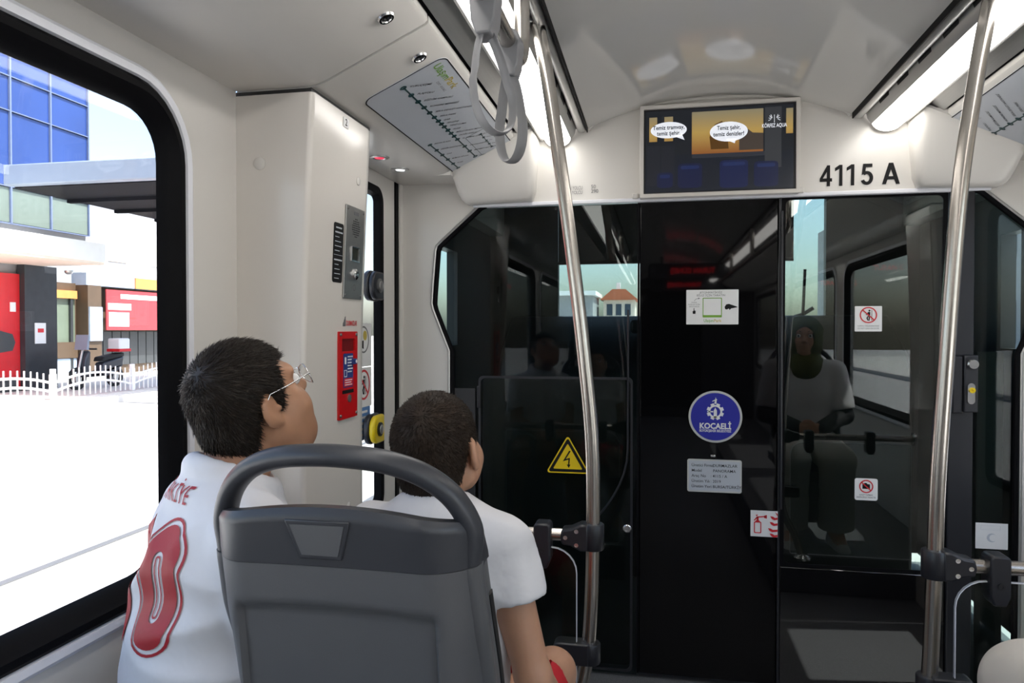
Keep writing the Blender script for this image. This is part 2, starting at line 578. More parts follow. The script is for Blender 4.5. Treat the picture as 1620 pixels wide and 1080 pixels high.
for sd_, X in SIDES:
    prof = [(-1.05, 1.903), (-0.86, 1.903)]
    for k in range(1, 6):
        t = k / 6
        # quadratic bend at the crease
        a, b, c_ = (-0.86, 1.903), (-0.826, 1.903), (-0.792, zpan(-0.792))
        prof.append(tuple((1 - t) ** 2 * a[i] + 2 * t * (1 - t) * b[i] + t * t * c_[i] for i in (0, 1)))
    prof += [(-0.792, zpan(-0.792)), (-0.548, zpan(-0.548)), (-0.541, zpan(-0.541) + 0.004)]
    for nm, ya, yb in (('soffit_panel', YR, -1.606), ('soffit_panel', -1.594, 1.674), ('soffit_panel', 1.685, 2.735)):
        po = [(X(p[0]), p[1]) for p in prof] + [(X(p[0]), p[1] + 0.016) for p in reversed(prof)]
        MB().prism(po, XZY, ya, yb).build(nm, 'white_panel', ce, smooth=30)
    xs = sorted((X(-1.05), X(-0.56)))
    MB().prism([(X(-1.05), 1.93), (X(-0.55), 2.06), (X(-0.55), 2.09), (X(-1.05), 1.96)], XZY, YR, 2.9).build('panel_backing', 'seam_dark', ce)
    # rounded nose closing the inclined panel against the cab wall
    def nose(u, v, lift=0.0, X=X):
        x = -0.800 + 0.335 * u
        e = min(1, u / 0.16) if u < 0.5 else min(1, (1 - u) / 0.10)
        e = math.sqrt(max(0, 1 - (1 - e) ** 2))
        y = 2.737 + 0.163 * v
        s = min(1, v / 0.75)
        s = s * s * (3 - 2 * s)
        zt = zpan(x) if x > -0.816 else 1.908
        zb = 1.805 + 0.010 * u
        z = zt + (zb - zt) * s * (0.15 + 0.85 * e)
        return (X(x), y, z + lift)
    MB().slab_grid(lambda u, v: nose(u, v), lambda u, v: (nose(u, v)[0], nose(u, v)[1], max(nose(u, v)[2] + 0.01, 2.06)), 24, 14).build('panel_nose', 'white_panel', ce, smooth=60)
    xs = sorted((X(-1.05), X(-0.79)))
    MB().box(xs[0], xs[1], 2.735, 2.90, 1.903, 1.92).build('soffit_end', 'white_panel', ce)

# front wall around the cab glazing
wf = struct('wall_front')
hexL = [(-0.845, -0.08), (-0.845, 1.215), (-0.913, 1.385), (-0.919, 1.41), (-0.917, 1.45), (-0.903, 1.628), (-0.896, 1.650), (-0.872, 1.672), (-0.722, 1.803), (-0.70, 1.812)]
for sd_, X in SIDES:
    pl = [(X(-1.06), -0.08)] + [(X(a), b) for a, b in hexL[:-1]] + [(X(-0.722), 1.86), (X(-0.80), 1.91), (X(-1.06), 1.91)]
    MB().prism(pl, XZY, YF, YF + 0.05).build('side_panel', 'white_panel', wf, smooth=0, bevel=0.006)
top = [(-0.722, 1.812)] + [(1.152, 1.812), (1.24, 1.91), (1.24, 2.1), (0.72, 2.1)]
top += [(0.215 + 0.49 * math.cos(a), 2.097 + 0.105 * math.sin(a)) for a in [PI * k / 20 for k in range(21)]]
top += [(-0.29, 2.1), (-0.81, 2.1), (-0.81, 1.91)]
MB().prism(top, XZY, YF, YF + 0.05).build('fascia', 'white_panel', wf, smooth=0)
MB().box(-0.74, 1.17, YF - 0.012, YF + 0.03, 1.800, 1.816).build('lintel_trim', 'ring_white', wf, bevel=0.004)
# raised arch moulding between ceiling and fascia
arc = [(0.215 + 0.485 * math.cos(a), YF - 0.004, 2.085 + 0.105 * math.sin(a)) for a in [PI * (0.02 + 0.96 * k / 40) for k in range(41)]]
MB().tube(arc, 0.007, 8).build('arch_moulding', 'white_panel', wf)
# ================================================================== CAB GLAZING (front)
YG = YF + 0.012                        # face of the glazing
fzy = XZY
outlL = [(a, b) for a, b in hexL]
g1 = struct('window_7')               # left smoked pane
paneL = [(-0.078, -0.07)] + [(-0.078, 1.805), (-0.715, 1.805)] + [(a + 0.012, b) for a, b in reversed(hexL[1:-2])] + [(-0.833, -0.07)]
MB().prism(paneL, XZY, YG, YG + 0.006).build('pane', 'cab_glass', g1, smooth=0)
# grey border and hatch of the left pane
MB().box(-0.840, -0.735, YG - 0.006, YG - 0.001, -0.07, 1.06).build('side_strip', 'cab_dark', g1, bevel=0.002)
MB().ring(rrect(-0.722, -0.094, -0.06, 1.112, 0.02), rrect(-0.713, -0.103, -0.051, 1.103, 0.02), XZY, YG - 0.005, YG).build('hatch_frame', 'black_plastic', g1)
MB().box(-0.728, -0.712, YG - 0.014, YG, 0.98, 1.07).build('hatch_hinge', 'black_plastic', g1, bevel=0.003)
MB().prism(rrect(-0.713, -0.103, -0.051, 1.103, 0.02), XZY, YG + 0.035, YG + 0.045).build('hatch_back', 'black_matt', g1)
MB().lathe([(0.017, 0), (0.017, 0.004), (0.013, 0.008), (0.009, 0.008), (0.009, 0.004), (0.004, 0.004)], (-0.115, YG - 0.002, 0.512), (0, -1, 0)).build('hatch_lock', 'chrome', g1)
pth = [(-0.13 - 0.13 * math.sin(a) ** 1.0, YG - 0.004, 1.05 - 0.33 * (1 - math.cos(a))) for a in [0.1 * k for k in range(13)]]
MB().tube([(-0.113, YG - 0.004, 1.38)] + [(-0.113 + 0.0 * t, YG - 0.004, 1.38 - 0.55 * t) for t in (0.5, 1)] + [(-0.113 - 0.17 * math.sin(a) ** 2, YG - 0.004, 0.83 - 0.33 * math.sin(a)) for a in [0.15 * k for k in range(1, 10)]], 0.004, 6).build('hatch_cable', 'black_plastic', g1)

dr = struct('door_3')                  # cab door, black
MB().box(-0.068, 0.450, YG - 0.002, YG + 0.03, -0.06, 1.806).build('door_leaf', 'black_gloss', dr, bevel=0.004)
MB().box(0.205, 0.222, YG - 0.005, YG - 0.002, 0.808, 0.817).build('keyhole_cover', 'chrome', dr, bevel=0.002)
MB().box(-0.077, -0.069, YG - 0.004, YG + 0.02, -0.06, 1.806).build('door_gap_seal', 'rubber', dr)
MB().box(0.451, 0.459, YG - 0.008, YG + 0.02, -0.06, 1.806).build('door_gap_seal', 'black_plastic', dr)
MB().tube([(0.462, YG - 0.012, 0.62), (0.462, YG - 0.012, 1.75)], 0.005, 8).build('door_rod', 'black_plastic', dr)

g2 = struct('window_8')               # right smoked pane
MB().box(0.461, 1.035, YG, YG + 0.006, 0.40, 1.806).build('pane', 'cab_glass_right', g2)
MB().box(0.461, 1.035, YG - 0.003, YG + 0.03, -0.07, 0.398).build('kick_panel', 'black_mirror', g2, bevel=0.003)
MB().ring(rrect(0.461, 1.035, 0.40, 1.806, 0.004), rrect(0.475, 1.020, 0.414, 1.792, 0.02), XZY, YG - 0.004, YG).build('edge_seal', 'rubber', g2)
MB().box(1.038, 1.122, YG - 0.012, YG + 0.03, -0.07, 1.81).build('pillar', 'black_plastic', g2, bevel=0.004)

g3 = struct('window_9')               # far right angled pane
pR = [(1.126, -0.07), (1.263, -0.07)] + [(C2 - a - 0.012, b) for a, b in hexL[1:-2]] + [(1.145, 1.80), (1.126, 1.80)]
MB().prism(pR, XZY, YG, YG + 0.006).build('pane', 'cab_glass', g3, smooth=0)
MB().box(1.150, 1.240, YG + 0.035, YG + 0.045, -0.07, 1.22).build('side_strip', 'cab_dark', g3, bevel=0.002)
for sd_, X in SIDES:
    lp = [(X(a), b) for a, b in hexL]
    MB().tube([(p[0], YF - 0.001, p[1]) for p in lp], 0.0065, 8).build('edge_bead', 'alu', wf)
    MB().tube([(X(a + 0.012), YF + 0.004, b - 0.004) for a, b in hexL], 0.011, 8).build('edge_rubber', 'rubber', wf)

# latch on the black pillar
t = thing('cab_latch', 'black latch block with chrome knob and key plate beside the right-hand pole', 'latch', (1.10, YG - 0.012, 1.0))
o = t.location
MB().box(-0.02, 0.026, -0.030, 0, 0.005, 0.21).build('latch_body', 'black_plastic', t, bevel=0.004)
MB().lathe([(0.017, 0), (0.019, 0.008), (0.016, 0.014)], (0.006, -0.029, 0.178), (0, -1, 0)).build('knob', 'chrome', t)
MB().prism(rrect(-0.010, 0.014, 0.035, 0.11, 0.012), XZY, -0.034, -0.029).build('key_plate', 'chrome', t)
MB().lathe([(0.010, 0), (0.010, 0.008), (0.004, 0.008), (0.004, 0.003)], (0.003, -0.033, 0.085), (0, -1, 0)).build('key_cylinder', 'button_yellow', t)
MB().box(-0.055, -0.021, -0.022, 0, 0.0, 0.205).build('latch_keeper', 'black_plastic', t, bevel=0.004)

# ------------------------------------------------------------------ driver's cab behind the glass
cb = struct('wall_cab')
MB().box(-1.12, -1.06, 2.95, 4.65, 0.0, 1.22).build('side_wall', 'cab_dark', cb)
MB().box(-1.12, -1.06, 2.95, 4.65, 1.72, 1.905).build('side_wall', 'cab_dark', cb)
MB().box(-1.12, -1.06, 2.95, 3.30, 1.22, 1.72).build('side_wall', 'cab_dark', cb)
MB().box(-1.12, -1.06, 3.80, 4.65, 1.22, 1.72).build('side_wall', 'cab_dark', cb)
MB().box(1.49, 1.55, 2.95, 4.65, 0.0, 1.22).build('side_wall', 'cab_dark', cb)
MB().box(1.49, 1.55, 2.95, 4.65, 1.72, 1.905).build('side_wall', 'cab_dark', cb)
MB().box(1.49, 1.55, 2.95, 3.40, 1.22, 1.72).build('side_wall', 'cab_dark', cb)
MB().box(1.49, 1.55, 3.58, 4.65, 1.22, 1.72).build('side_wall', 'cab_dark', cb)
MB().prism([(-1.1, 0), (1.53, 0), (1.53, 1.05), (-1.1, 1.05)], XZY, 4.60, 4.66).build('front_apron', 'cab_dark', cb)
MB().box(-1.1, -0.62, 4.60, 4.66, 1.05, 2.32).build('front_post', 'cab_dark', cb)
MB().box(0.98, 1.53, 4.60, 4.66, 1.05, 2.32).build('front_post', 'cab_dark', cb)
MB().box(-0.62, 0.98, 4.60, 4.66, 2.10, 2.32).build('front_header', 'cab_dark', cb)
MB().box(-1.05, 1.48, 2.96, 4.6, 2.16, 2.20).build('cab_ceiling', 'cab_dark', cb)
ws = struct('window_10')
MB().box(-0.62, 0.98, 4.62, 4.628, 1.05, 2.10).build('pane', 'clear_glass', ws)  # view beyond stands in for window reflections on the smoked glass
t = thing('sun_blind', 'black roller blind half drawn over the cab windscreen', 'blind', (0.13, 4.56, 1.72))
MB().box(-0.74, 0.66, -0.004, 0.004, 0.0, 0.42).build('blind_sheet', 'black_matt', t)
MB().cyl((-0.75, 0, 0.0), (0.66, 0, 0.0), 0.010, 10).build('bottom_bar', 'black_plastic', t)
t = thing('wiper', 'black windscreen wiper arm outside the cab seen through smoked glass', 'wiper', (0.87, 4.69, 1.05))
MB().tube([(0, 0, 0.0), (0.0, 0.0, 0.36), (0.01, 0, 0.62)], 0.009, 8).build('wiper_arm', 'black_plastic', t)  # jointed rod added beyond the windscreen in place of a reflected pole
MB().tube([(-0.05, 0.0, 0.33), (0.0, 0.01, 0.345), (0.06, 0.0, 0.385)], 0.012, 8).build('wiper_blade', 'black_plastic', t)
t = thing('driver_desk', 'dark driving console below the cab windscreen', 'console', (0.2, 4.2, -0.08))
MB().prism([(0.38, 0.0), (0.38, 1.44), (0.30, 1.47), (-0.05, 1.25), (-0.15, 1.08), (-0.12, 0.0)], lambda a, b, d: (d, a, b), -1.1, 1.1).build('desk_body', 'cab_dark', t, bevel=0.02)  # top raised to cut off the bright patch behind the glass
MB().box(-0.35, 0.30, -0.1, 0.12, 1.36, 1.44).build('instrument_hood', 'black_plastic', t, bevel=0.02)
t = thing('driver_chair', 'high backed black driver seat behind the cab door', 'chair', (0.22, 3.55, -0.08))
MB().box(-0.24, 0.24, -0.05, 0.42, 0.42, 0.55).build('cushion', 'cab_dark', t, bevel=0.05, bseg=4)
MB().box(-0.25, 0.25, -0.14, 0.0, 0.50, 1.25).build('backrest', 'cab_dark', t, bevel=0.06, bseg=4)
MB().box(-0.16, 0.16, -0.13, -0.02, 1.28, 1.56).build('headrest', 'cab_dark', t, bevel=0.05, bseg=4)
MB().lathe([(0.22, 0), (0.06, 0.06), (0.05, 0.42)], (0, 0.16, 0.0), (0, 0, 1)).build('pedestal', 'cab_dark', t)

# ================================================================== STICKERS AND PRINT
def decal(name, label, cat, o, x=(1, 0, 0), y=(0, 0, 1), group=None):
    return thing(name, label, cat, M=frame(o, x, y), group=group)

def sheet(t, pts, m='print_white', nm='backing', z=0.0, th=0.0008):
    return MB().flat(pts, z, th).build(nm, m, t, smooth=0)

Y0 = YG - 0.0035
# high voltage triangle
t = decal('warning_sign', 'yellow triangular high voltage warning sticker on the dark glass', 'sticker', (-0.352, Y0, 0.775))
tri = lambda s, r: [(p[0], p[1]) for a in (0.5 * PI, 0.5 * PI + 2 * PI / 3, 0.5 * PI + 4 * PI / 3) for p in [(s * math.cos(a) + r * math.cos(a + k * PI / 9), s * math.sin(a) + r * math.sin(a + k * PI / 9)) for k in range(-3, 4)]]
sheet(t, tri(0.086, 0.008), 'print_yellow')
MB().ring(tri(0.080, 0.006), tri(0.063, 0.003), XYZ, 0.0008, 0.0014).build('border', 'print_black', t, smooth=0)
b = MB().flat([(0.006, 0.040), (-0.020, -0.004), (0.003, 0.004), (0.001, -0.018), (0.006, -0.018), (0.009, 0.011), (-0.008, 0.006), (0.012, 0.038)], 0.0008)
b.flat([(-0.004, -0.016), (0.011, -0.016), (0.004, -0.030)], 0.0008)
b.build('lightning_bolt', 'print_black', t, smooth=0)

# information sticker (code square left out)
t = decal('info_sticker', 'white rectangular information sticker high on the black cab door', 'sticker', (0.208, Y0, 1.389))
sheet(t, rrect(-0.0975, 0.0975, -0.067, 0.067, 0.002))
b = MB()
b.text('JETONMATİKSİZ', 0.011, -0.005, 0.056, 0.0012)
b.text('BİLGİ İÇİN TARATIN', 0.011, -0.005, 0.045, 0.0012)
b.text('DAHA', 0.007, -0.068, 0.018, 0.0012)
b.text('FAZLASI İÇİN', 0.007, -0.068, 0.010, 0.0012)
b.text('OKUTUNUZ', 0.007, -0.068, 0.002, 0.0012)
b.tube([(-0.068, 0.024, 0.001), (-0.062, 0.031, 0.001), (-0.052, 0.034, 0.001)], 0.0008, 6)
b.flat([(-0.053, 0.037), (-0.045, 0.0345), (-0.053, 0.031)], 0.0008)
b.build('lettering', 'print_dim', t, smooth=0)
b = MB()
b.flat([(0.046, 0.0), (0.052, 0.010), (0.062, 0.012), (0.090, 0.002), (0.094, -0.001), (0.070, -0.006), (0.064, -0.012), (0.062, -0.006), (0.054, -0.010), (0.048, -0.008)], 0.0008)
MB().flat([(-0.073, -0.026), (-0.063, -0.026), (-0.062, -0.014), (-0.067, -0.013), (-0.067, -0.004), (-0.0695, -0.004), (-0.070, -0.014), (-0.074, -0.016)], 0.0008).build('hand_pictogram', 'print_black', t, smooth=0)
b.build('pictogram', 'print_black', t, smooth=0)
MB().ring(rrect(-0.036, 0.036, -0.040, 0.036, 0.003), rrect(-0.033, 0.033, -0.031, 0.033, 0.002), XYZ, 0.0008, 0.0014).build('code_border', 'print_green', t, smooth=0)
MB().text('Ulaşım', 0.016, -0.032, -0.053, 0.0012, bold=0.01, align='LEFT', width=0.036).build('logo_lettering', 'print_green', t, smooth=0)
MB().text('Park', 0.016, 0.006, -0.053, 0.0012, bold=0.01, align='LEFT', width=0.028).build('logo_lettering', 'print_mustard', t, smooth=0)

# round municipal badge
t = decal('municipal_badge', 'round blue municipal badge sticker in the middle of the black cab door', 'sticker', (0.221, Y0, 0.965))
sheet(t, circle2(0, 0, 0.1005, 64), 'plate')
sheet(t, circle2(0, 0, 0.092, 64), 'print_blue', 'disc', 0.0008)
b = MB()
z = 0.0016
gear = []
for k in range(8):
    a = 2 * PI * k / 8 + PI / 8
    for da, r in ((-0.26, 0.026), (-0.20, 0.033), (0.20, 0.033), (0.26, 0.026)):
        gear.append((r * math.cos(a + da), 0.020 + r * math.sin(a + da)))
inn = [(0.019 * math.cos(math.atan2(p[1] - 0.02, p[0])), 0.02 + 0.019 * math.sin(math.atan2(p[1] - 0.02, p[0]))) for p in gear]
b.ring(gear, inn, XYZ, z, z + 0.0006)
b.flat([(-0.006, -0.004), (0.006, -0.004), (0.006, 0.024), (0.0, 0.036), (-0.006, 0.024)], z)
b.flat([(-0.030, 0.017), (-0.008, 0.017), (-0.008, 0.022), (-0.030, 0.022)], z)
b.flat([(-0.004, 0.050), (0.004, 0.050), (0.005, 0.064), (0.001, 0.076), (-0.001, 0.064)], z)
b.flat([(-0.012, 0.058), (0.008, 0.066), (0.004, 0.069), (-0.010, 0.062)], z)
b.build('emblem', 'print_white', t, smooth=0)
b = MB().text('KOCAELİ', 0.030, 0, -0.037, z + 0.0006, bold=0.035, width=0.118)
b.text('BÜYÜKŞEHİR BELEDİYESİ', 0.013, 0, -0.055, z + 0.0006, bold=0.02, width=0.118)
b.build('lettering', 'print_white', t, smooth=0)

# maker's plate
t = decal('maker_plate', 'pale grey maker plate with five lines of text below the round badge', 'plate', (0.2185, Y0, 0.735))
sheet(t, rrect(-0.102, 0.102, -0.064, 0.064, 0.008), 'plate')
sheet(t, rrect(-0.096, 0.096, -0.058, 0.058, 0.005), 'print_grey', 'plate_face', 0.0008)
b = MB()
for k, (a_, c_) in enumerate((('Üretici Firma', ': DURMAZLAR'), ('Model', '  PANORAMA'), ('Araç No', ': 4115 / A'), ('Üretim Yılı', ': 2019'), ('Üretim Yeri', ': BURSA/TÜRKİYE'))):
    b.text(a_, 0.0155, -0.086, 0.040 - 0.0205 * k, 0.0019, align='LEFT', bold=0.004)
    b.text(c_, 0.0155, -0.014, 0.040 - 0.0205 * k, 0.0019, align='LEFT', bold=0.004)
b.build('lettering', 'print_black', t, smooth=0)

# fire extinguisher sign
t = decal('fire_extinguisher_sign', 'white square sticker with red fire extinguisher and flames', 'sticker', (0.4025, Y0 - 0.006, 0.5605))
sheet(t, rrect(-0.0495, 0.0495, -0.050, 0.050, 0.001), z=-0.0004)
b = MB()
b.ring(rrect(-0.037, -0.010, -0.037, 0.007, 0.004), rrect(-0.0335, -0.0135, -0.0335, 0.0035, 0.003), XYZ, 0.0006, 0.0012)
b.flat([(-0.033, 0.007), (-0.014, 0.007), (-0.019, 0.013), (-0.028, 0.013)], 0.0006)
b.flat([(-0.027, 0.013), (-0.020, 0.013), (-0.020, 0.025), (-0.027, 0.025)], 0.0006)
b.flat([(-0.026, 0.022), (0.006, 0.026), (0.006, 0.030), (-0.026, 0.027)], 0.0006)
b.flat([(0.000, 0.022), (0.010, 0.020), (0.010, 0.034), (0.000, 0.031)], 0.0006)
b.flat([(-0.026, 0.027), (-0.038, 0.012), (-0.0345, 0.010), (-0.024, 0.023)], 0.0006)
b.flat([(-0.027, 0.027), (-0.031, 0.033), (-0.022, 0.034)], 0.0006)
for q, (x0, y0) in enumerate(((0.022, 0.030), (0.020, 0.008), (0.014, -0.016), (0.020, -0.036))):
    b.flat([(x0, y0), (x0 + 0.006, y0 - 0.010), (x0 + 0.015, y0 - 0.015), (0.049, y0 - 0.012), (0.049, y0 - 0.004), (x0 + 0.018, y0 - 0.006), (x0 + 0.010, y0 - 0.001)], 0.0006)
b.flat([(0.040, 0.046), (0.049, 0.030), (0.049, 0.040)], 0.0006)
b.build('pictogram', 'print_red', t, smooth=0)

def ban(t, r, cx, cy, w=0.0045, z=0.0008, m='print_red', a=-0.75):
    b = MB().ring(circle2(cx, cy, r, 40), circle2(cx, cy, r - w, 40), XYZ, z, z + 0.0006)
    ux, uy = math.cos(a), math.sin(a)
    px_, py_ = -uy * w * 0.5, ux * w * 0.5
    q = r - w * 0.7
    b.flat([(cx - ux * q - px_, cy - uy * q - py_), (cx + ux * q - px_, cy + uy * q - py_), (cx + ux * q + px_, cy + uy * q + py_), (cx - ux * q + px_, cy - uy * q + py_)], z + 0.0006)
    return b.build('prohibition_ring', m, t, smooth=0)

def leaning_man(t, cx, cy, s, z=0.0008):
    b = MB().flat(circle2(cx + 0.1 * s, cy + 0.62 * s, 0.13 * s, 14), z)
    b.flat([(cx - 0.10 * s, cy + 0.42 * s), (cx + 0.22 * s, cy + 0.45 * s), (cx + 0.20 * s, cy - 0.05 * s), (cx - 0.06 * s, cy - 0.08 * s)], z)
    b.flat([(cx - 0.06 * s, cy - 0.08 * s), (cx + 0.06 * s, cy - 0.08 * s), (cx - 0.12 * s, cy - 0.45 * s), (cx - 0.02 * s, cy - 0.78 * s), (cx - 0.16 * s, cy - 0.78 * s), (cx - 0.30 * s, cy - 0.42 * s)], z)
    b.flat([(cx + 0.04 * s, cy - 0.06 * s), (cx + 0.20 * s, cy - 0.06 * s), (cx + 0.12 * s, cy - 0.80 * s), (cx - 0.02 * s, cy - 0.80 * s)], z)
    b.flat([(cx - 0.10 * s, cy + 0.40 * s), (cx - 0.38 * s, cy + 0.05 * s), (cx - 0.30 * s, cy + 0.0 * s), (cx - 0.04 * s, cy + 0.25 * s)], z)
    b.flat([(cx + 0.38 * s, cy + 0.7 * s), (cx + 0.44 * s, cy + 0.7 * s), (cx + 0.44 * s, cy - 0.8 * s), (cx + 0.38 * s, cy - 0.8 * s)], z)
    return b.build('pictogram', 'print_black', t, smooth=0)

t = decal('no_leaning_sticker', 'white sticker with red ring forbidding leaning on the door, on the right smoked pane', 'sticker', (0.7685, Y0, 1.342))
sheet(t, rrect(-0.047, 0.047, -0.047, 0.047, 0.003))
leaning_man(t, 0.001, 0.014, 0.026)
ban(t, 0.030, 0, 0.014, 0.0042, 0.0014)
b = MB().text('KAPIYA YASLANMAYINIZ', 0.0075, 0, -0.027, 0.0012, width=0.074)
b.text('DO NOT LEAN ON DOOR', 0.0075, 0, -0.036, 0.0012, width=0.074)
b.build('lettering', 'print_dim', t, smooth=0)

t = decal('no_filming_sticker', 'white rounded sticker with red ring over a black camera low on the right pane', 'sticker', (0.7655, Y0, 0.7065))
sheet(t, rrect(-0.040, 0.040, -0.041, 0.041, 0.008))
b = MB().flat([(-0.013, 0.002), (0.013, 0.002), (0.013, 0.019), (0.004, 0.020), (0.001, 0.024), (-0.006, 0.024), (-0.008, 0.020), (-0.013, 0.019)], 0.0008)
b.build('pictogram', 'print_black', t, smooth=0)
ban(t, 0.0245, 0, 0.011, 0.0042, 0.0014)
b = MB().text('KAYIT YAPMAK', 0.008, 0, -0.021, 0.0012, width=0.046, bold=0.01)
b.text('KESİNLİKLE YASAKTIR', 0.008, 0, -0.030, 0.0012, width=0.066, bold=0.01)
b.build('lettering', 'print_dim', t, smooth=0)

t = decal('crescent_sticker', 'white square sticker with faint crescent above the right glass screen', 'sticker', (1.1885, Y0, 0.555))
sheet(t, rrect(-0.053, 0.053, -0.047, 0.047, 0.001))
outer_ = [(0.016 * math.cos(a), -0.006 + 0.016 * math.sin(a)) for a in [0.7 + (2 * PI - 1.4) * k / 20 for k in range(21)]]
inner_ = [(0.005 + 0.0125 * math.cos(a), -0.006 + 0.0125 * math.sin(a)) for a in [0.85 + (2 * PI - 1.7) * k / 20 for k in range(20, -1, -1)]]
MB().flat(outer_ + inner_, 0.0008).build('crescent', 'print_grey', t, smooth=0)
MB().ring(rrect(-0.036, 0.028, 0.022, 0.038, 0.002), rrect(-0.0355, 0.0275, 0.0225, 0.0375, 0.002), XYZ, 0.0008, 0.0012).build('printed_box', 'print_grey', t, smooth=0)

# lettering on the white fascia
t = decal('vehicle_number', 'large black vehicle number 4115 A on the white fascia', 'lettering', (0.7325, YF - 0.0012, 1.873))
def glyph(ch):
    if ch == '4': return [[(0.34, 0), (0.50, 0), (0.50, 1), (0.34, 1)], [(0, 0.22), (0.60, 0.22), (0.60, 0.38), (0, 0.38)], [(0, 0.38), (0.15, 0.38), (0.50, 0.94), (0.50, 1.0), (0.36, 1.0)]]
    if ch == '1': return [[(0.20, 0), (0.37, 0), (0.37, 1), (0.22, 1)], [(0.0, 0.70), (0.20, 0.80), (0.30, 1.0), (0.22, 1.0), (0.0, 0.86)]]
    if ch == 'A': return [[(0, 0), (0.16, 0), (0.45, 1), (0.27, 1)], [(0.72, 0), (0.56, 0), (0.27, 1), (0.45, 1)], [(0.14, 0.22), (0.58, 0.22), (0.54, 0.37), (0.18, 0.37)]]
    bowl = [(0.27 + 0.30 * math.cos(q), 0.33 + 0.33 * math.sin(q)) for q in [2.35 - 5.1 * k / 24 for k in range(25)]]
    bowl += [(0.27 + 0.13 * math.cos(q), 0.33 + 0.18 * math.sin(q)) for q in [2.35 - 5.1 * k / 24 for k in range(24, -1, -1)]]
    return [[(0.12, 0.84), (0.53, 0.84), (0.53, 1), (0.12, 1)], [(0.10, 1), (0.25, 1), (0.20, 0.58), (0.04, 0.47)], bowl]
for ch, x0_, x1_, wn_ in (('4', 0.594, 0.637, 0.60), ('1', 0.647, 0.673, 0.37), ('1', 0.688, 0.714, 0.37), ('5', 0.737, 0.779, 0.57), ('A', 0.809, 0.870, 0.72)):
    b = MB()
    for k_, pl_ in enumerate(glyph(ch)):
        b.flat([(x0_ - 0.7325 + p[0] * (x1_ - x0_) / wn_, -0.037 + p[1] * 0.078) for p in pl_], 0.0003 + 0.00003 * k_, 0.0004)
    b.build('character', 'print_black', t, smooth=0)
t = decal('capacity_notice', 'small grey capacity figures printed on fascia behind the left pole', 'lettering', (-0.272, YF - 0.0012, 1.855))
b = MB()
cn = lambda *a, **k: MB().text(*a, align='LEFT', **k).build('lettering', 'print_dim', t, smooth=0)
cn('OTURAN YOLCU', 0.020, -0.117, 0.010, 0.0006, width=0.095)
cn('TOPLAM YOLCU', 0.020, -0.117, -0.008, 0.0006, width=0.095)
cn('50', 0.020, 0.012, 0.013, 0.0006)
cn('290', 0.020, 0.012, -0.005, 0.0006)

# ------------------------------------------------------------------ passenger screen
t = thing('tv_monitor', 'flat passenger screen with cream frame on the fascia above the cab door', 'monitor', M=frame((0.224, YF, 1.984), (1, 0, 0), (0, 0, 1)))
MB().ring(rrect(-0.292, 0.292, -0.176, 0.176, 0.004), rrect(-0.277, 0.278, -0.161, 0.162, 0.002), XYZ, 0.0, 0.052).build('bezel', 'white_column', t, bevel=0.002)
MB().box(-0.277, 0.278, -0.161, 0.162, 0.010, 0.040).build('panel_body', 'black_plastic', t)
for sx in (-0.31, 0.30):
    MB().box(sx - 0.012, sx + 0.012, -0.172, -0.15, 0.0, 0.02).build('mount_clip', 'white_panel', t, bevel=0.004)
SW, SH = 0.270, 0.155
def scr(nm, pts, col, z, es=1.0, mname=None):
    if mname is None:
        mname = 'scr_%s_%d' % (nm, len(MATS))
        mat(mname, (0.005, 0.005, 0.005), 0.25, emit=col, es=es)
    MB().flat([(p[0] * SW, p[1] * SH) for p in pts], z, 0.0004).build(nm, mname, scr_root, smooth=0)
scr_root = MB().flat([(-SW, -SH), (SW, -SH), (SW, SH), (-SW, SH)], 0.0405, 0.0005).build('display', mat('scr_base', (0.005, 0.005, 0.005), 0.2, emit=(0.020, 0.024, 0.034), es=0.35), t, smooth=0)
R_ = lambda x0, x1, y0, y1: [(x0, y0), (x1, y0), (x1, y1), (x0, y1)]
def grad(name, c0, c1, es, z0, z1, mid=None):
    m = mat(name, (0.005, 0.005, 0.005), 0.25, emit=(1, 1, 1), es=es)
    nt = m.node_tree
    tc = nt.nodes.new('ShaderNodeTexCoord')
    sp = nt.nodes.new('ShaderNodeSeparateXYZ')
    mr = nt.nodes.new('ShaderNodeMapRange')
    mr.inputs['From Min'].default_value = z0
    mr.inputs['From Max'].default_value = z1
    rp = nt.nodes.new('ShaderNodeValToRGB')
    rp.color_ramp.elements[0].color = (*c0, 1)
    rp.color_ramp.elements[1].color = (*c1, 1)
    if mid:
        e = rp.color_ramp.elements.new(0.5)
        e.color = (*mid, 1)
    nt.links.new(tc.outputs['Object'], sp.inputs[0])
    nt.links.new(sp.outputs['Y'], mr.inputs['Value'])
    nt.links.new(mr.outputs[0], rp.inputs['Fac'])
    nt.links.new(rp.outputs['Color'], nt.nodes['Principled BSDF'].inputs['Emission Color'])
    return m
grad('scr_sunset', (0.42, 0.13, 0.03), (0.40, 0.36, 0.24), 0.40, -0.02, 0.15, (0.80, 0.52, 0.14))
z1 = 0.0411
scr('picture_wall', R_(-1, 1, -1, -0.1), (0.016, 0.022, 0.038), z1, 0.35)
scr('picture_window', R_(-0.36, 0.60, -0.10, 0.93), None, z1 + 0.0004, mname='scr_sunset')
scr('picture_window', R_(-0.95, -0.84, 0.25, 0.85), None, z1 + 0.0004, mname='scr_sunset')
scr('picture_window', R_(-0.74, -0.62, 0.25, 0.85), None, z1 + 0.0004, mname='scr_sunset')
scr('picture_window', R_(0.90, 0.99, 0.30, 0.9), None, z1 + 0.0004, mname='scr_sunset')
scr('picture_door', R_(-0.98, -0.80, -0.85, 0.15), (0.030, 0.034, 0.05), z1 + 0.0004, 0.3)
scr('picture_door', R_(-0.78, -0.60, -0.85, 0.15), (0.030, 0.034, 0.05), z1 + 0.0004, 0.3)
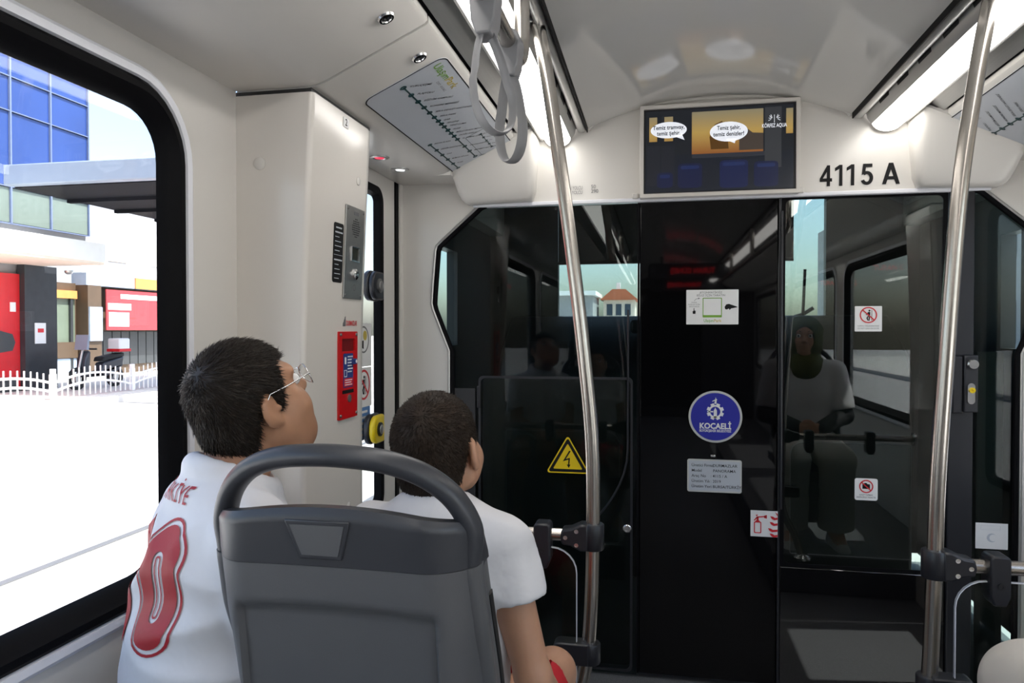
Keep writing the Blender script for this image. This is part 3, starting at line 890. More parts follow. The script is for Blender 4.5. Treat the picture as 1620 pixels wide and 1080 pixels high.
scr('picture_tree', [(-0.10, 0.0), (-0.12, 0.3), (-0.05, 0.6), (0.05, 0.68), (0.12, 0.4), (0.14, 0.0)], (0.16, 0.07, 0.01), z1 + 0.0008, 0.4)
scr('picture_house', [(0.28, -0.05), (0.28, 0.35), (0.36, 0.50), (0.46, 0.36), (0.60, 0.34), (0.60, -0.05)], (0.10, 0.075, 0.06), z1 + 0.0008, 0.4)
scr('picture_pillar', R_(0.62, 0.84, -0.5, 0.95), (0.07, 0.075, 0.085), z1 + 0.0008, 0.35)
scr('picture_sill', R_(-0.36, 0.62, -0.20, -0.10), (0.05, 0.055, 0.075), z1 + 0.0008, 0.35)
for (x0, x1, y0, y1, c) in ((-0.84, -0.62, -0.90, -0.52, (0.010, 0.016, 0.07)), (-0.55, -0.22, -0.92, -0.32, (0.010, 0.016, 0.07)), (0.02, 0.40, -0.95, -0.28, (0.010, 0.018, 0.09)), (0.48, 0.80, -0.95, -0.34, (0.010, 0.016, 0.07))):
    scr('picture_seat', rrect(x0, x1, y0, y1, 0.07, 4), c, z1 + 0.0012, 0.45)
    scr('picture_seat_edge', rrect(x0 + 0.04, x1 - 0.04, y1 - 0.14, y1 - 0.05, 0.03, 3), (0.02, 0.04, 0.16), z1 + 0.0016, 0.4)
mat('scr_white', (0.6, 0.6, 0.6), 0.3, emit=(0.86, 0.90, 1.0), es=0.50)
for (cx, cy, rx, ry, tail) in ((-0.68, 0.52, 0.25, 0.20, [(-0.50, 0.42), (-0.46, 0.26), (-0.60, 0.36)]), (0.14, 0.41, 0.255, 0.24, [(0.10, 0.22), (0.22, 0.12), (0.24, 0.24)])):
    scr('speech_bubble', circle2(cx, cy, rx, 32, ry), None, z1 + 0.0020, mname='scr_white')
    scr('speech_bubble_tail', tail, None, z1 + 0.0020, mname='scr_white')
bl = lambda *a, **k: MB().text(*a, **k).build('bubble_lettering', 'print_black', scr_root, smooth=0)
bl('Temiz tramvay,', 0.022, -0.68 * SW, 0.58 * SH, z1 + 0.0028, bold=0.02, width=0.118)
bl('temiz şehir.', 0.022, -0.68 * SW, 0.44 * SH, z1 + 0.0028, bold=0.02, width=0.088)
bl('Temiz şehir,', 0.022, 0.14 * SW, 0.50 * SH, z1 + 0.0028, bold=0.02, width=0.085)
bl('temiz denizler!', 0.022, 0.14 * SW, 0.35 * SH, z1 + 0.0028, bold=0.02, width=0.112)
b = MB().text('KÖRFEZ AQUA', 0.020, 0.745 * SW, 0.50 * SH, z1 + 0.0016, bold=0.01, width=0.088)
for s in (-1, 1):
    for q in range(4):
        a = 0.35 + 0.42 * q
        cx, cy = 0.745 * SW + s * 0.008, 0.66 * SH
        b.tube([(cx + s * 0.004 * math.cos(a), cy + 0.004 * math.sin(a * 1.5 - 0.8), z1 + 0.0016), (cx + s * 0.013 * math.cos(a - 0.4), cy + 0.016 * math.sin(a * 1.5 - 0.9), z1 + 0.0016)], 0.0009, 6)
b.tube([(0.745 * SW, 0.57 * SH, z1 + 0.0016), (0.745 * SW, 0.76 * SH, z1 + 0.0016)], 0.0008, 6)
b.build('brand_lettering', 'scr_white', scr_root, smooth=0)
# ================================================================== CEILING LIGHTS
for sd_, X in SIDES:
    t = thing('ceiling_light', {'left': 'long white ceiling light strip in aluminium housing above the strap handles',
                                'right': 'long white ceiling light strip in slotted aluminium housing at the right'}[sd_], 'ceiling light',
              (X(-0.39), YR, 2.05), group='ceiling light strips')
    ox, oy, oz = t.location
    L0, L1 = 0.0, YF - 0.02 - YR
    P = lambda pts: [(X(a) - ox, b - oz) for a, b in pts]
    XZ = lambda a, b, d: (a, d, b)
    arc = [(-0.390 + 0.052 * math.cos(a), 2.062 - 0.036 * math.sin(a)) for a in [PI * k / 12 for k in range(13)]]
    MB().prism(P(arc), XZ, L0, L1).build('diffuser', 'led', t, smooth=50)
    # inner housing: round bead, recess, slotted flank, flat lip
    bead = [(-0.295 + 0.020 * math.cos(a), 2.098 + 0.020 * math.sin(a)) for a in [2 * PI * k / 14 for k in range(14)]]
    MB().prism(P(bead), XZ, L0, L1).build('bead_profile', 'alu', t, smooth=50)
    MB().prism(P([(-0.315, 2.115), (-0.322, 2.076), (-0.337, 2.054), (-0.340, 2.064), (-0.330, 2.09), (-0.325, 2.13)]), XZ, L0, L1).build('inner_profile', 'alu', t)
    MB().prism(P([(-0.441, 2.062), (-0.452, 2.052), (-0.462, 2.058), (-0.470, 2.085), (-0.462, 2.12), (-0.455, 2.12)]), XZ, L0, L1).build('outer_profile', 'alu', t)
    MB().prism(P([(-0.470, 2.088), (-0.478, 2.082), (-0.528, 2.052), (-0.533, 2.060), (-0.478, 2.11)]), XZ, L0, L1).build('cove_profile', 'alu', t)
    MB().prism(P([(-0.533, 2.10), (-0.30, 2.12), (-0.30, 2.14), (-0.56, 2.12)]), XZ, L0, L1).build('cove_back', 'alu_dark', t)
    MB().box(*sorted((X(-0.2745) - ox, X(-0.2705) - ox)), L0, L1, 2.078 - oz, 2.100 - oz).build('edge_seal', 'rubber', t)
    yy = L1 - 0.16
    while yy > L1 - 2.4:
        MB().prism(P([(-0.3150, 2.100), (-0.3215, 2.0795), (-0.3232, 2.0800), (-0.3168, 2.1005)]), XZ, yy - 0.10, yy).build('vent_slot', 'black_matt', t)
        yy -= 0.19
    MB().prism(P(arc), XZ, L1, L1 + 0.006).build('end_cap', 'white_panel', t)

# ================================================================== ROUTE MAPS
A_ = Vector((0.278, 0, 0.129)).normalized()
stops = ['KURUÇEŞME', 'PLAJYOLU', 'EĞİTİM KAMPÜSÜ', 'KONGRE MERKEZİ', 'SEKA DEVLET HASTANESİ', 'SEKA PARK', 'GAR', 'FEVZİYE', 'YENİ CUMA', 'FUAR', 'MİLLİ İRADE MEYDANI', 'DOĞU KIŞLA', 'N. KEMAL LİSESİ']
stops2 = ['YAHYA KAPTAN', 'MEHMET ALİ PAŞA', 'OTOGAR']
low = ['BELSA PLAZA', 'ŞEHİR HASTANESİ', 'GAR', 'MİMAR SİNAN', 'FUAR', 'YENİ CUMA']
for sd_, X in SIDES:
    if sd_ == 'left':
        M = frame(Vector((-0.816, 1.68, 1.908)) - Vector((-0.4207, 0, 0.907)).normalized() * -0.0015, (0, 1, 0), A_)
        M = frame(Vector((-0.816, 1.68, 1.908)), (0, 1, 0), A_)
    else:
        M = frame(Vector((C2 + 0.816, 1.68 + 1.36, 1.908)), (0, -1, 0), (-A_.x, 0, A_.z))
    nz = Vector((M[0][2], M[1][2], M[2][2]))
    sgn = -1 if nz.z > 0 else 1
    t = thing('route_map', {'left': 'grey tram route map above the boys beside the strap handles',
                            'right': 'grey tram route map cut off by the right edge behind the pole'}[sd_], 'map', M=M, group='route maps')
    zb = 0.001 * sgn
    FZ = lambda a, b, d: (a, b, d * sgn)
    MB().prism(rrect(0.185, 1.165, 0.030, 0.288, 0.03), FZ, 0.0006, 0.0020).build('map_sheet', 'print_grey', t, smooth=0)
    MB().ring(rrect(0.185, 1.165, 0.030, 0.288, 0.03), rrect(0.1885, 1.1615, 0.0335, 0.2845, 0.028), FZ, 0.0020, 0.0026).build('map_border', 'print_black', t, smooth=0)
    b = MB()
    ln = lambda x0, x1, y, w: MB().prism([(x0, y - w), (x1, y - w), (x1, y + w), (x0, y + w)], FZ, 0.0020, 0.0025).build('route_line', 'print_teal', t, smooth=0)
    xs1 = [0.232, 0.296, 0.356, 0.412, 0.466, 0.514, 0.556, 0.590, 0.622, 0.664, 0.702, 0.740, 0.782]
    xs2 = [0.880, 0.950, 1.035]
    xs3 = [0.704, 0.780, 0.850, 0.920, 0.990, 1.062]
    xs4 = [0.845, 0.890, 0.935, 0.980, 1.023]
    ln(xs1[0], xs2[-1], 0.142, 0.0025)
    ln(xs3[0], xs3[-1], 0.059, 0.0025)
    ln(xs4[0], xs4[-1], 0.217, 0.0014)
    for xx, yy, r in [(x, 0.142, 0.0095) for x in xs1 + xs2] + [(x, 0.059, 0.0085) for x in xs3] + [(x, 0.217, 0.006) for x in xs4]:
        MB().ring(circle2(xx, yy, r, 14), circle2(xx, yy, r * 0.42, 14), FZ, 0.0024, 0.0032).build('stop_marker', 'print_teal', t, smooth=0)
    b.ring(rrect(0.81, 1.15, 0.075 + 0.09, 0.25, 0.004), rrect(0.8112, 1.1488, 0.1662, 0.2488, 0.004), FZ, 0.0020, 0.0024)
    b.build('inset_frame', 'print_teal', t, smooth=0)
    def tx(s, x, y, size):
        MB().text(s, size, x, y, 0.0030 * sgn, align='LEFT', rot=PI / 4, bold=0.008).build('stop_name', 'print_black', t, smooth=0)
    for s, x in zip(stops + stops2, xs1 + xs2): tx(s, x + 0.012, 0.158, 0.0125)
    for s, x in zip(low, xs3): tx(s, x + 0.010, 0.073, 0.0115)
    for s, x in zip(low, xs4): tx(s, x + 0.006, 0.226, 0.007)
    for s, x, w, m in (('Ulaşım', 0.206, 0.104, 'print_green'), ('Park', 0.314, 0.074, 'print_mustard')):
        MB().text(s, 0.036, x, 0.254, 0.003 * sgn, align='LEFT', bold=0.004, width=w).build('logo_lettering', m, t, smooth=0)
    MB().text('İZMİT - KOCAELİ', 0.010, 0.30, 0.224, 0.003 * sgn, align='LEFT').build('logo_lettering', 'print_dim', t, smooth=0)

# access locks on the inclined panels and soffit spots
for (al, ac, lb, sd_) in ((-0.115, 0.234, 'round chrome panel lock on the ceiling panel nearest the camera', 0), (0.126, 0.232, 'round chrome panel lock beside the top corner of the left route map', 0),
                          (1.171, 0.205, 'round chrome panel lock at far end of left route map', 0), (1.171, 0.205, 'round chrome panel lock behind the right-hand pole near the right map', 1)):
    p = Vector((-0.816, 1.68 + al, 1.908)) + A_ * ac
    n = Vector((A_.z, 0, -A_.x))
    if sd_:
        p.x = C2 - p.x
        n.x = -n.x
    t = thing('panel_lock', lb, 'lock', p, group='ceiling panel locks')
    MB().lathe([(0.021, -0.004), (0.021, 0.002), (0.018, 0.006), (0.0135, 0.006), (0.012, 0.001)], (0, 0, 0), n).build('lock_collar', 'chrome', t)
    MB().lathe([(0.0115, 0), (0.0115, 0.003), (0.006, 0.0035), (0.005, 0.001)], (0, 0, 0), n).build('lock_core', 'black_plastic', t)
for (x, y, m, lb) in ((-0.948, 2.602, 'spot_white', 'small round white spot lamp in the soffit over the left door'), (-0.953, 2.407, 'spot_red', 'small round red signal lamp in the soffit over the left door')):
    t = thing('soffit_lamp', lb, 'lamp', (x, y, 1.903))
    MB().lathe([(0.034, 0.0), (0.033, 0.003), (0.024, 0.005), (0.020, 0.001)], (0, 0, 0), (0, 0, -1)).build('lamp_ring', 'alu', t)
    MB().lathe([(0.019, 0.0), (0.016, 0.004), (0.004, 0.006)], (0, 0, 0), (0, 0, -1)).build('lamp_lens', m, t)

# ================================================================== OVERHEAD RAIL AND STRAPS
def arc_pts(c, r, a0, a1, n, ax, ay):
    c, ax, ay = Vector(c), Vector(ax), Vector(ay)
    return [c + ax * (r * math.cos(a0 + (a1 - a0) * k / n)) + ay * (r * math.sin(a0 + (a1 - a0) * k / n)) for k in range(n + 1)]

for sd_, X in SIDES:
    t = thing('overhead_rail', {'left': 'stainless overhead grab rail carrying the grey strap handles', 'right': 'stainless overhead grab rail on the right side of the aisle'}[sd_],
              'grab rail', (X(-0.285), 1.55, 1.86), group='overhead grab rails')
    pth = [(0, -4.5, 0.0), (0, -0.075, 0.0)] + [tuple(p) for p in arc_pts((0, -0.075, 0.06), 0.06, -PI / 2, 0, 8, (0, 1, 0), (0, 0, 1))][1:] + [(0, -0.015, 0.27)]
    MB().tube(pth, 0.0165, 18).build('rail_tube', 'steel', t)
    for yy in (-1.6, -3.2):
        MB().tube([(0, yy, 0.0), (0, yy, 0.27)], 0.0165, 14).build('rail_riser', 'steel', t)
    MB().lathe([(0.032, 0.262), (0.030, 0.240), (0.018, 0.236)], (0, -0.015, 0), (0, 0, 1)).build('rail_flange', 'chrome', t)

def strap(y, lb, tw, sw):
    t = thing('strap_handle', lb, 'strap', (-0.285, y, 1.86), group='strap handles')
    # clip around the rail
    po = [(0.024 * math.cos(a), 0.024 * math.sin(a)) for a in [PI * k / 10 for k in range(11)]] + [(-0.020, -0.045), (-0.012, -0.068), (0.012, -0.068), (0.020, -0.045)]
    MB().prism(po, lambda a, b, d: (a, d, b), -0.025, 0.025).build('clip', 'strap_grey', t, bevel=0.003)
    # drop-shaped loop
    pts = []
    for k in range(40):
        a = 2 * PI * k / 40
        s, c = math.sin(a), math.cos(a)
        w = 0.040 * (1 - 0.55 * (c * 0.5 + 0.5)) * s * (1.25 if c < 0 else 1.15)
        pts.append((w, -0.142 + 0.088 * c))
    R = Matrix.Rotation(tw, 3, 'Z')
    sh = math.tan(sw)
    path = [R @ Vector((p[0], 0, p[1])) + Vector((sh * (-0.06 - p[1]), 0, 0)) for p in pts]
    nrm = R @ Vector((0, 1, 0))
    MB().tube(path, 0.01, 10, closed=True, flat=(0.0120, 0.0030), up=nrm).build('loop', 'strap_grey', t, smooth=60)
    return t
strap(1.20, 'grey strap handle loop hanging nearest the camera from the overhead rail', 0.80, 0.12)
strap(1.405, 'grey strap handle loop hanging lowest beside the left pole top', -0.75, 0.02)

# ================================================================== POLES, RAILS AND GLASS SCREENS
def spline(pts, n=8):
    P = [Vector(p) for p in pts]
    P = [P[0] * 2 - P[1]] + P + [P[-1] * 2 - P[-2]]
    out = []
    for i in range(1, len(P) - 2):
        for k in range(n):
            t_ = k / n
            a, b, c, d = P[i - 1], P[i], P[i + 1], P[i + 2]
            out.append(0.5 * ((2 * b) + (c - a) * t_ + (2 * a - 5 * b + 4 * c - d) * t_ * t_ + (3 * b - a - 3 * c + d) * t_ ** 3))
    out.append(P[-2])
    return out

poleL = [(-0.315, 2.14), (-0.285, 1.986), (-0.248, 1.741), (-0.215, 1.498), (-0.184, 1.239), (-0.163, 1.012), (-0.160, 0.769), (-0.166, 0.56), (-0.178, 0.44), (-0.205, 0.34), (-0.25, 0.25), (-0.30, 0.115)]
poleR = [(0.765, 2.14), (0.744, 2.04), (0.713, 1.842), (0.684, 1.596), (0.658, 1.185), (0.645, 0.948), (0.640, 0.754), (0.634, 0.55), (0.632, 0.44), (0.655, 0.33), (0.70, 0.24), (0.74, 0.115)]
YP = 1.86
for sd_, pp in (('left', poleL), ('right', poleR)):
    s = -1 if sd_ == 'left' else 1
    bx = pp[-1][0]
    t = thing('grab_pole', {'left': 'curved stainless grab pole between the boys and the cab door', 'right': 'curved stainless grab pole at the right of the aisle'}[sd_], 'pole', (bx, YP, 0.12), group='curved grab poles')
    L = lambda x, y, z: (x - bx, y - YP, z - 0.12)
    MB().tube(spline([L(a, YP, b) for a, b in pp]), 0.0178, 20).build('pole_tube', 'steel', t)
    MB().lathe([(0.045, -0.006), (0.045, 0.004), (0.024, 0.02)], (0, 0, 0.004), (0, 0, 1)).build('foot_flange', 'chrome', t)
    x2 = pp[1][0] + (0.0 if s < 0 else -0.01)
    MB().lathe([(0.026, 0.0), (0.026, 0.03), (0.020, 0.034)], L(pp[0][0] * 0.75 + pp[1][0] * 0.25, YP, 2.085), (0.12 * s, 0, 1)).build('top_collar', 'chrome', t)
    MB().tube([L(pp[0][0] + 0.01 * s, YP, 2.10), L(pp[0][0] - 0.045 * s, YP, 2.118)], 0.011, 10).build('top_bracket', 'chrome', t)
    # upper clamp joining the rail
    xr = 0.640 if s > 0 else -0.160
    zc = 0.752 if s > 0 else 0.772
    MB().lathe([(0.0265, -0.033), (0.0285, -0.030), (0.0285, 0.030), (0.0265, 0.033)], L(xr, YP, zc), (0, 0, 1), 24).build('clamp_collar', 'black_plastic', t)
    po = [(0.010, 0.034), (0.030, 0.034), (0.055, 0.022), (0.078, 0.019), (0.082, 0.0), (0.078, -0.019), (0.055, -0.022), (0.030, -0.034), (0.010, -0.034)]
    MB().prism([(xr - bx + s * a, zc - 0.12 + b) for a, b in po], XZY, -0.027, 0.024).build('clamp_arm', 'black_plastic', t, bevel=0.005)
    for a, b in ((0.040, 0.017), (0.040, -0.018), (0.068, 0.0)):
        MB().lathe([(0.0055, 0), (0.0055, 0.002), (0.0032, 0.002), (0.0028, 0.0005)], (xr - bx + s * a, -0.027, zc - 0.12 + b), (0, -1, 0), 12).build('screw', 'chrome', t)
    # lower clamp holding the glass
    xl_, zl = (-0.168, 0.472) if s < 0 else (0.630, 0.462)
    MB().lathe([(0.026, -0.026), (0.028, -0.022), (0.028, 0.022), (0.026, 0.026)], L(xl_, YP, zl), (0, 0, 1), 24).build('lower_collar', 'black_plastic', t)
    MB().prism([(xl_ - bx + s * a, zl - 0.12 + b) for a, b in rrect(0.0, 0.092, -0.026, 0.030, [0.004, 0.012, 0.016, 0.004])], XZY, -0.030, 0.018).build('lower_arm', 'black_plastic', t, bevel=0.006)
    MB().lathe([(0.006, 0), (0.006, 0.0015)], (xl_ - bx + s * 0.045, -0.030, zl - 0.12), (0, -1, 0), 12).build('screw', 'black_matt', t)

    xw = -0.838 if s < 0 else C2 + 0.838
    t = thing('cross_rail', {'left': 'short horizontal stainless rail behind the smaller boy', 'right': 'short horizontal stainless rail right of the right-hand pole'}[sd_], 'rail', ((xr + xw) / 2, YP, zc), group='horizontal screen rails')
    hx = abs(xw - xr) / 2
    MB().cyl((-hx + 0.018, 0, 0), (hx - 0.012, 0, 0), 0.0165, 18).build('rail_tube', 'steel', t)
    MB().lathe([(0.034, 0.0), (0.034, 0.008), (0.019, 0.014)], (s * hx, 0, 0), (-s, 0, 0)).build('wall_flange', 'chrome', t)
    for dx in (0.128, 0.42):
        cx = xr + s * dx - (xr + xw) / 2
        po = [(-0.022, 0.026), (-0.016, 0.033), (0.016, 0.033), (0.022, 0.026), (0.022, -0.060), (0.013, -0.082), (-0.013, -0.082), (-0.022, -0.060)]
        cl = MB().prism([(cx + a, b) for a, b in po], XZY, -0.032, 0.022).build('glass_clip', 'black_plastic', t, bevel=0.006)
        MB().lathe([(0.0075, 0), (0.0075, 0.0015), (0.004, 0.0015), (0.0036, 0.0003)], (cx, -0.033, -0.035), (0, -1, 0), 12).build('clip_screw', 'black_matt', cl)
    t = thing('glass_screen', {'left': 'clear rounded glass screen under the left cross rail', 'right': 'clear rounded glass screen under the right cross rail'}[sd_], 'glass screen', ((xr + xw) / 2, YP - 0.012, 0.14), group='glass screens')
    x0, x1 = sorted((xr + s * 0.040 - (xr + xw) / 2, xw - s * 0.01 - (xr + xw) / 2))
    r4 = [0.01, 0.01, 0.065, 0.01] if s < 0 else [0.01, 0.01, 0.01, 0.065]
    lp = rrect(x0, x1, 0.0, zc - 0.14 - 0.030, r4)
    pn = MB().prism(lp, XZY, -0.004, 0.004).build('pane', 'screen_glass', t, smooth=0)
    MB().ring(offset_loop(lp, 0.0009), offset_loop(lp, -0.0012), XZY, -0.0042, 0.0042).build('polished_edge', 'ring_white', t, smooth=0)

# ================================================================== DEVICES ON THE LEFT DOOR POST (plane x = -0.838)
XP = -0.838
pf = lambda y, z: frame((post_x(z) + 0.0008, y, z), (0, 1, 0), (post_x(z + 0.08) - post_x(z - 0.08), 0, 0.16))
t = thing('intercom_panel', 'brushed steel emergency intercom panel on the white door post', 'intercom', M=pf(1.957, 1.520))
MB().flat(rrect(-0.062, 0.066, -0.131, 0.131, 0.003), 0.0, 0.004).build('face_plate', 'brushed', t, bevel=0.0015)
b = MB()
for i in range(-4, 5):
    for j in range(-4, 5):
        if i * i + j * j <= 18: b.flat(circle2(0.006 + i * 0.0062, 0.072 + j * 0.0062, 0.0018, 6), 0.0040, 0.0004)
tag(b.build('speaker_holes', 'print_black', t, smooth=0), kind='stuff')
MB().ring(rrect(-0.022, 0.034, -0.024, 0.018, 0.002), rrect(-0.019, 0.031, -0.021, 0.015, 0.001), XYZ, 0.004, 0.007).build('display_frame', 'chrome', t)
MB().flat(rrect(-0.019, 0.031, -0.021, 0.015, 0.001), 0.004, 0.001).build('display', 'lcd', t)
MB().lathe([(0.015, 0), (0.015, 0.006), (0.010, 0.009)], (0.008, -0.060, 0.004), (0, 0, 1)).build('call_button', 'chrome', t)
MB().ring(circle2(0.008, -0.098, 0.009, 20), circle2(0.008, -0.098, 0.0075, 20), XYZ, 0.004, 0.0045).build('engraved_ring', 'alu_dark', t)
MB().flat(rrect(-0.01, 0.02, 0.108, 0.118, 0.002), 0.004, 0.0006).build('name_label', 'print_dim', t)
for a in (-0.052, 0.056):
    for c_ in (-0.121, 0.121):
        MB().lathe([(0.004, 0), (0.003, 0.002)], (a, c_, 0.004), (0, 0, 1), 10).build('screw', 'alu_dark', t)
t = thing('instruction_sticker', 'black vertical instruction sticker left of the intercom panel', 'sticker', M=pf(1.857, 1.513))
MB().flat(rrect(-0.030, 0.031, -0.083, 0.079, 0.008), 0.0, 0.0008).build('backing', 'print_black', t, smooth=0)
b = MB()
for k, (x0_, x1_, h_) in enumerate(((-0.018, 0.018, 2), (-0.022, 0.024, 2), (-0.022, 0.004, 0.9), (-0.022, 0.014, 0.9), (-0.022, 0.020, 0.9), (-0.022, 0.008, 0.9), None or (0, 0, 0), (-0.024, 0.025, 2), (-0.020, 0.004, 0.9), (-0.020, 0.012, 0.9), (-0.020, 0.016, 0.9), (-0.020, 0.008, 0.9))):
    if h_: b.flat(rrect(x0_, x1_, 0.066 - 0.0125 * k - 0.001 * h_, 0.066 - 0.0125 * k + 0.001 * h_, 0.0004, 2), 0.0008)
b.flat([(-0.027, -0.0085), (0.027, -0.0085), (0.027, -0.0075), (-0.027, -0.0075)], 0.0008)
b.build('lettering', 'print_grey', t, smooth=0)
t = thing('maker_lettering', 'small red maker lettering with grey bars above the red emergency box', 'lettering', M=pf(1.947, 1.319))
MB().text('DURMAZLAR', 0.020, -0.022, 0, 0.0006, bold=0.02, align='LEFT', width=0.074).build('lettering', 'print_red', t, smooth=0)
b = MB()
for k in range(3): b.flat([(-0.043 + 0.006 * k, -0.008), (-0.0385 + 0.006 * k, -0.008), (-0.0385 + 0.006 * k, 0.004 + 0.008 * k), (-0.043 + 0.006 * k, 0.001 + 0.008 * k)], 0.0)
b.build('bar_logo', 'print_dim', t, smooth=0)
t = thing('emergency_box', 'red emergency door release box with blue instructions on the door post', 'emergency box', M=pf(1.934, 1.174))
lp = rrect(-0.062, 0.062, -0.124, 0.122, 0.003)
MB().ring(lp, rrect(-0.044, 0.044, 0.066, 0.102, 0.003), XYZ, 0.0, 0.006).build('face_plate', 'emergency_red', t, smooth=0)
MB().flat(rrect(-0.044, 0.044, 0.066, 0.102, 0.003), 0.0, 0.001).build('recess', mat('recess_red', (0.16, 0.003, 0.005), 0.4), t)
MB().flat(rrect(-0.036, 0.030, -0.036, 0.060, 0.004), 0.006, 0.0006).build('instruction_label', 'print_navy', t, smooth=0)
MB().flat(rrect(-0.032, 0.026, -0.033, -0.010, 0.002), 0.0066, 0.0005).build('instruction_label_red', 'print_red', t, smooth=0)
b = MB()
for k in range(6): b.flat(rrect(-0.008, 0.026 - 0.007 * (k % 2), 0.049 - 0.0085 * k, 0.0525 - 0.0085 * k, 0.0005, 2), 0.0066)
for k in range(3): b.flat(rrect(-0.027, 0.021 - 0.006 * (k % 2), -0.0165 - 0.0065 * k, -0.0140 - 0.0065 * k, 0.0004, 2), 0.0071)
b.flat(rrect(-0.028, -0.018, 0.030, 0.050, 0.003), 0.0066)
b.ring(rrect(-0.031, -0.013, -0.006, 0.014, 0.002), rrect(-0.029, -0.015, -0.004, 0.012, 0.002), XYZ, 0.0066, 0.0071)
b.build('label_print', 'print_white', t, smooth=0)
MB().flat(rrect(0.018, 0.048, 0.028, 0.044, 0.003), 0.006, 0.006).build('seal_tag', 'print_navy', t, bevel=0.001)
MB().flat(circle2(0.040, 0.036, 0.005, 14), 0.012, 0.001).build('seal_dot', 'print_white', t)
MB().lathe([(0.011, 0), (0.011, 0.003), (0.006, 0.004)], (0.004, -0.068, 0.006), (0, 0, 1)).build('lock', 'alu_dark', t)
MB().flat(rrect(-0.042, 0.034, -0.053, -0.043, 0.002), 0.006, 0.0006).build('lettering', 'print_black', t, smooth=0)
for a in (-0.053, 0.053):
    for c_ in (-0.113, 0.113): MB().lathe([(0.005, 0), (0.0035, 0.003)], (a, c_, 0.006), (0, 0, 1), 10).build('screw', 'alu_dark', t)
t = thing('post_number', 'small pale tag with number 2 at the top of the door post', 'tag', M=pf(1.875, 1.868))
MB().flat(rrect(-0.018, 0.018, -0.013, 0.013, 0.002), 0, 0.0008).build('backing', 'print_white', t, smooth=0)
MB().text('2', 0.026, 0, 0, 0.0012, bold=0.02).build('lettering', 'print_black', t, smooth=0)

# door buttons and door stickers
for (z, m, lb) in ((1.464, 'black_plastic', 'black round door button beside the intercom on the door glass'), (0.933, 'button_yellow', 'yellow round door button low on the left door')):
    t = thing('door_button', lb, 'button', (-1.052, 2.535, z), group='door buttons')
    pf2 = [(a * 1.0, b) for a, b in rrect(-0.052, 0.062, -0.056, 0.056, [0.05, 0.012, 0.012, 0.05], 8)]
    MB().prism(pf2, lambda a, b, d: (d, a, b), 0.0, 0.022).build('button_base', 'black_plastic', t, bevel=0.006)
    MB().prism(offset_loop(pf2, -0.004), lambda a, b, d: (d, a, b), 0.022, 0.044).build('button_housing', m, t, bevel=0.008, bseg=3)
    MB().lathe([(0.026, 0), (0.026, 0.006), (0.021, 0.008)], (0.044, 0.006, 0), (1, 0, 0)).build('button_ring', 'black_plastic' if z < 1 else 'alu_dark', t)
    MB().lathe([(0.019, 0), (0.017, 0.008), (0.010, 0.011)], (0.046, 0.006, 0), (1, 0, 0)).build('push_disc', 'alu', t)
df = lambda y, z: frame((-1.0645, y, z), (0, 1, 0), (0, 0, 1))
t = thing('door_sticker', 'pale translucent round pictogram sticker at the top of the left door glass', 'sticker', M=df(2.525, 1.25))
MB().flat(rrect(-0.075, 0.075, -0.085, 0.075, 0.004), 0, 0.0006).build('backing', 'print_white', t, smooth=0)
MB().ring(circle2(0, 0.015, 0.050), circle2(0, 0.015, 0.044), XYZ, 0.0006, 0.0012).build('ring', 'print_dim', t, smooth=0)
MB().flat([(-0.03, -0.01), (0.0, -0.02), (0.0, 0.012), (-0.02, 0.01)], 0.0006).build('pictogram', 'print_black', t, smooth=0)
MB().flat(circle2(0.014, 0.03, 0.018), 0.0006).build('pictogram_spot', 'print_mustard', t, smooth=0)
t = thing('door_sticker', 'white no leaning sticker with red ring on the left door glass', 'sticker', M=df(2.525, 1.09))
MB().flat(rrect(-0.075, 0.075, -0.075, 0.072, 0.004), 0, 0.0006).build('backing', 'print_white', t, smooth=0)
leaning_man(t, 0, 0.008, 0.045)
ban(t, 0.056, 0, 0.008, 0.008, 0.0014)
t = thing('door_sticker', 'blue notice sticker with white print above the yellow door button', 'sticker', M=df(2.525, 0.955))
MB().flat(rrect(-0.062, 0.062, -0.062, 0.060, 0.004), 0, 0.0006).build('backing', 'print_lightblue', t, smooth=0)
b = MB()
for k in range(5): b.flat(rrect(-0.034 + 0.006 * (k % 2), 0.034 - 0.008 * (k % 3), 0.038 - 0.021 * k, 0.047 - 0.021 * k, 0.002, 2), 0.0006)
b.build('lettering', 'print_white', t, smooth=0)

# LED line displays hanging from the ceiling behind the camera (seen in the glass)
mat('led_red', (0.02, 0, 0), 0.4, emit=(1.0, 0.02, 0.03), es=2.5)
for (yy, lb) in ((-2.9, 'black ceiling sign with red lit letters nearest in the reflection'), (-5.6, 'black ceiling sign with red lit letters farther back in reflection')):
    t = thing('line_display', lb, 'display', (0.40, yy, 2.00), group='lit line displays')
    MB().prism(rrect(-0.50, 0.46, -0.10, 0.08, 0.04), XZY, -0.06, 0.0).build('housing', 'black_plastic', t)
    b = MB().text('TURAN GÜNEŞ', 0.085, 0, 0, 0, bold=0.015, width=0.50)
    b.xf(frame((0, 0.0015, -0.01), (-1, 0, 0), (0, 0, 1)))
    b.build('lit_letters', 'led_red', t, smooth=0)
    for s in (-0.35, 0.3): MB().cyl((s, -0.03, 0.06), (s, -0.03, 0.16), 0.012, 10).build('hanger', 'black_plastic', t)
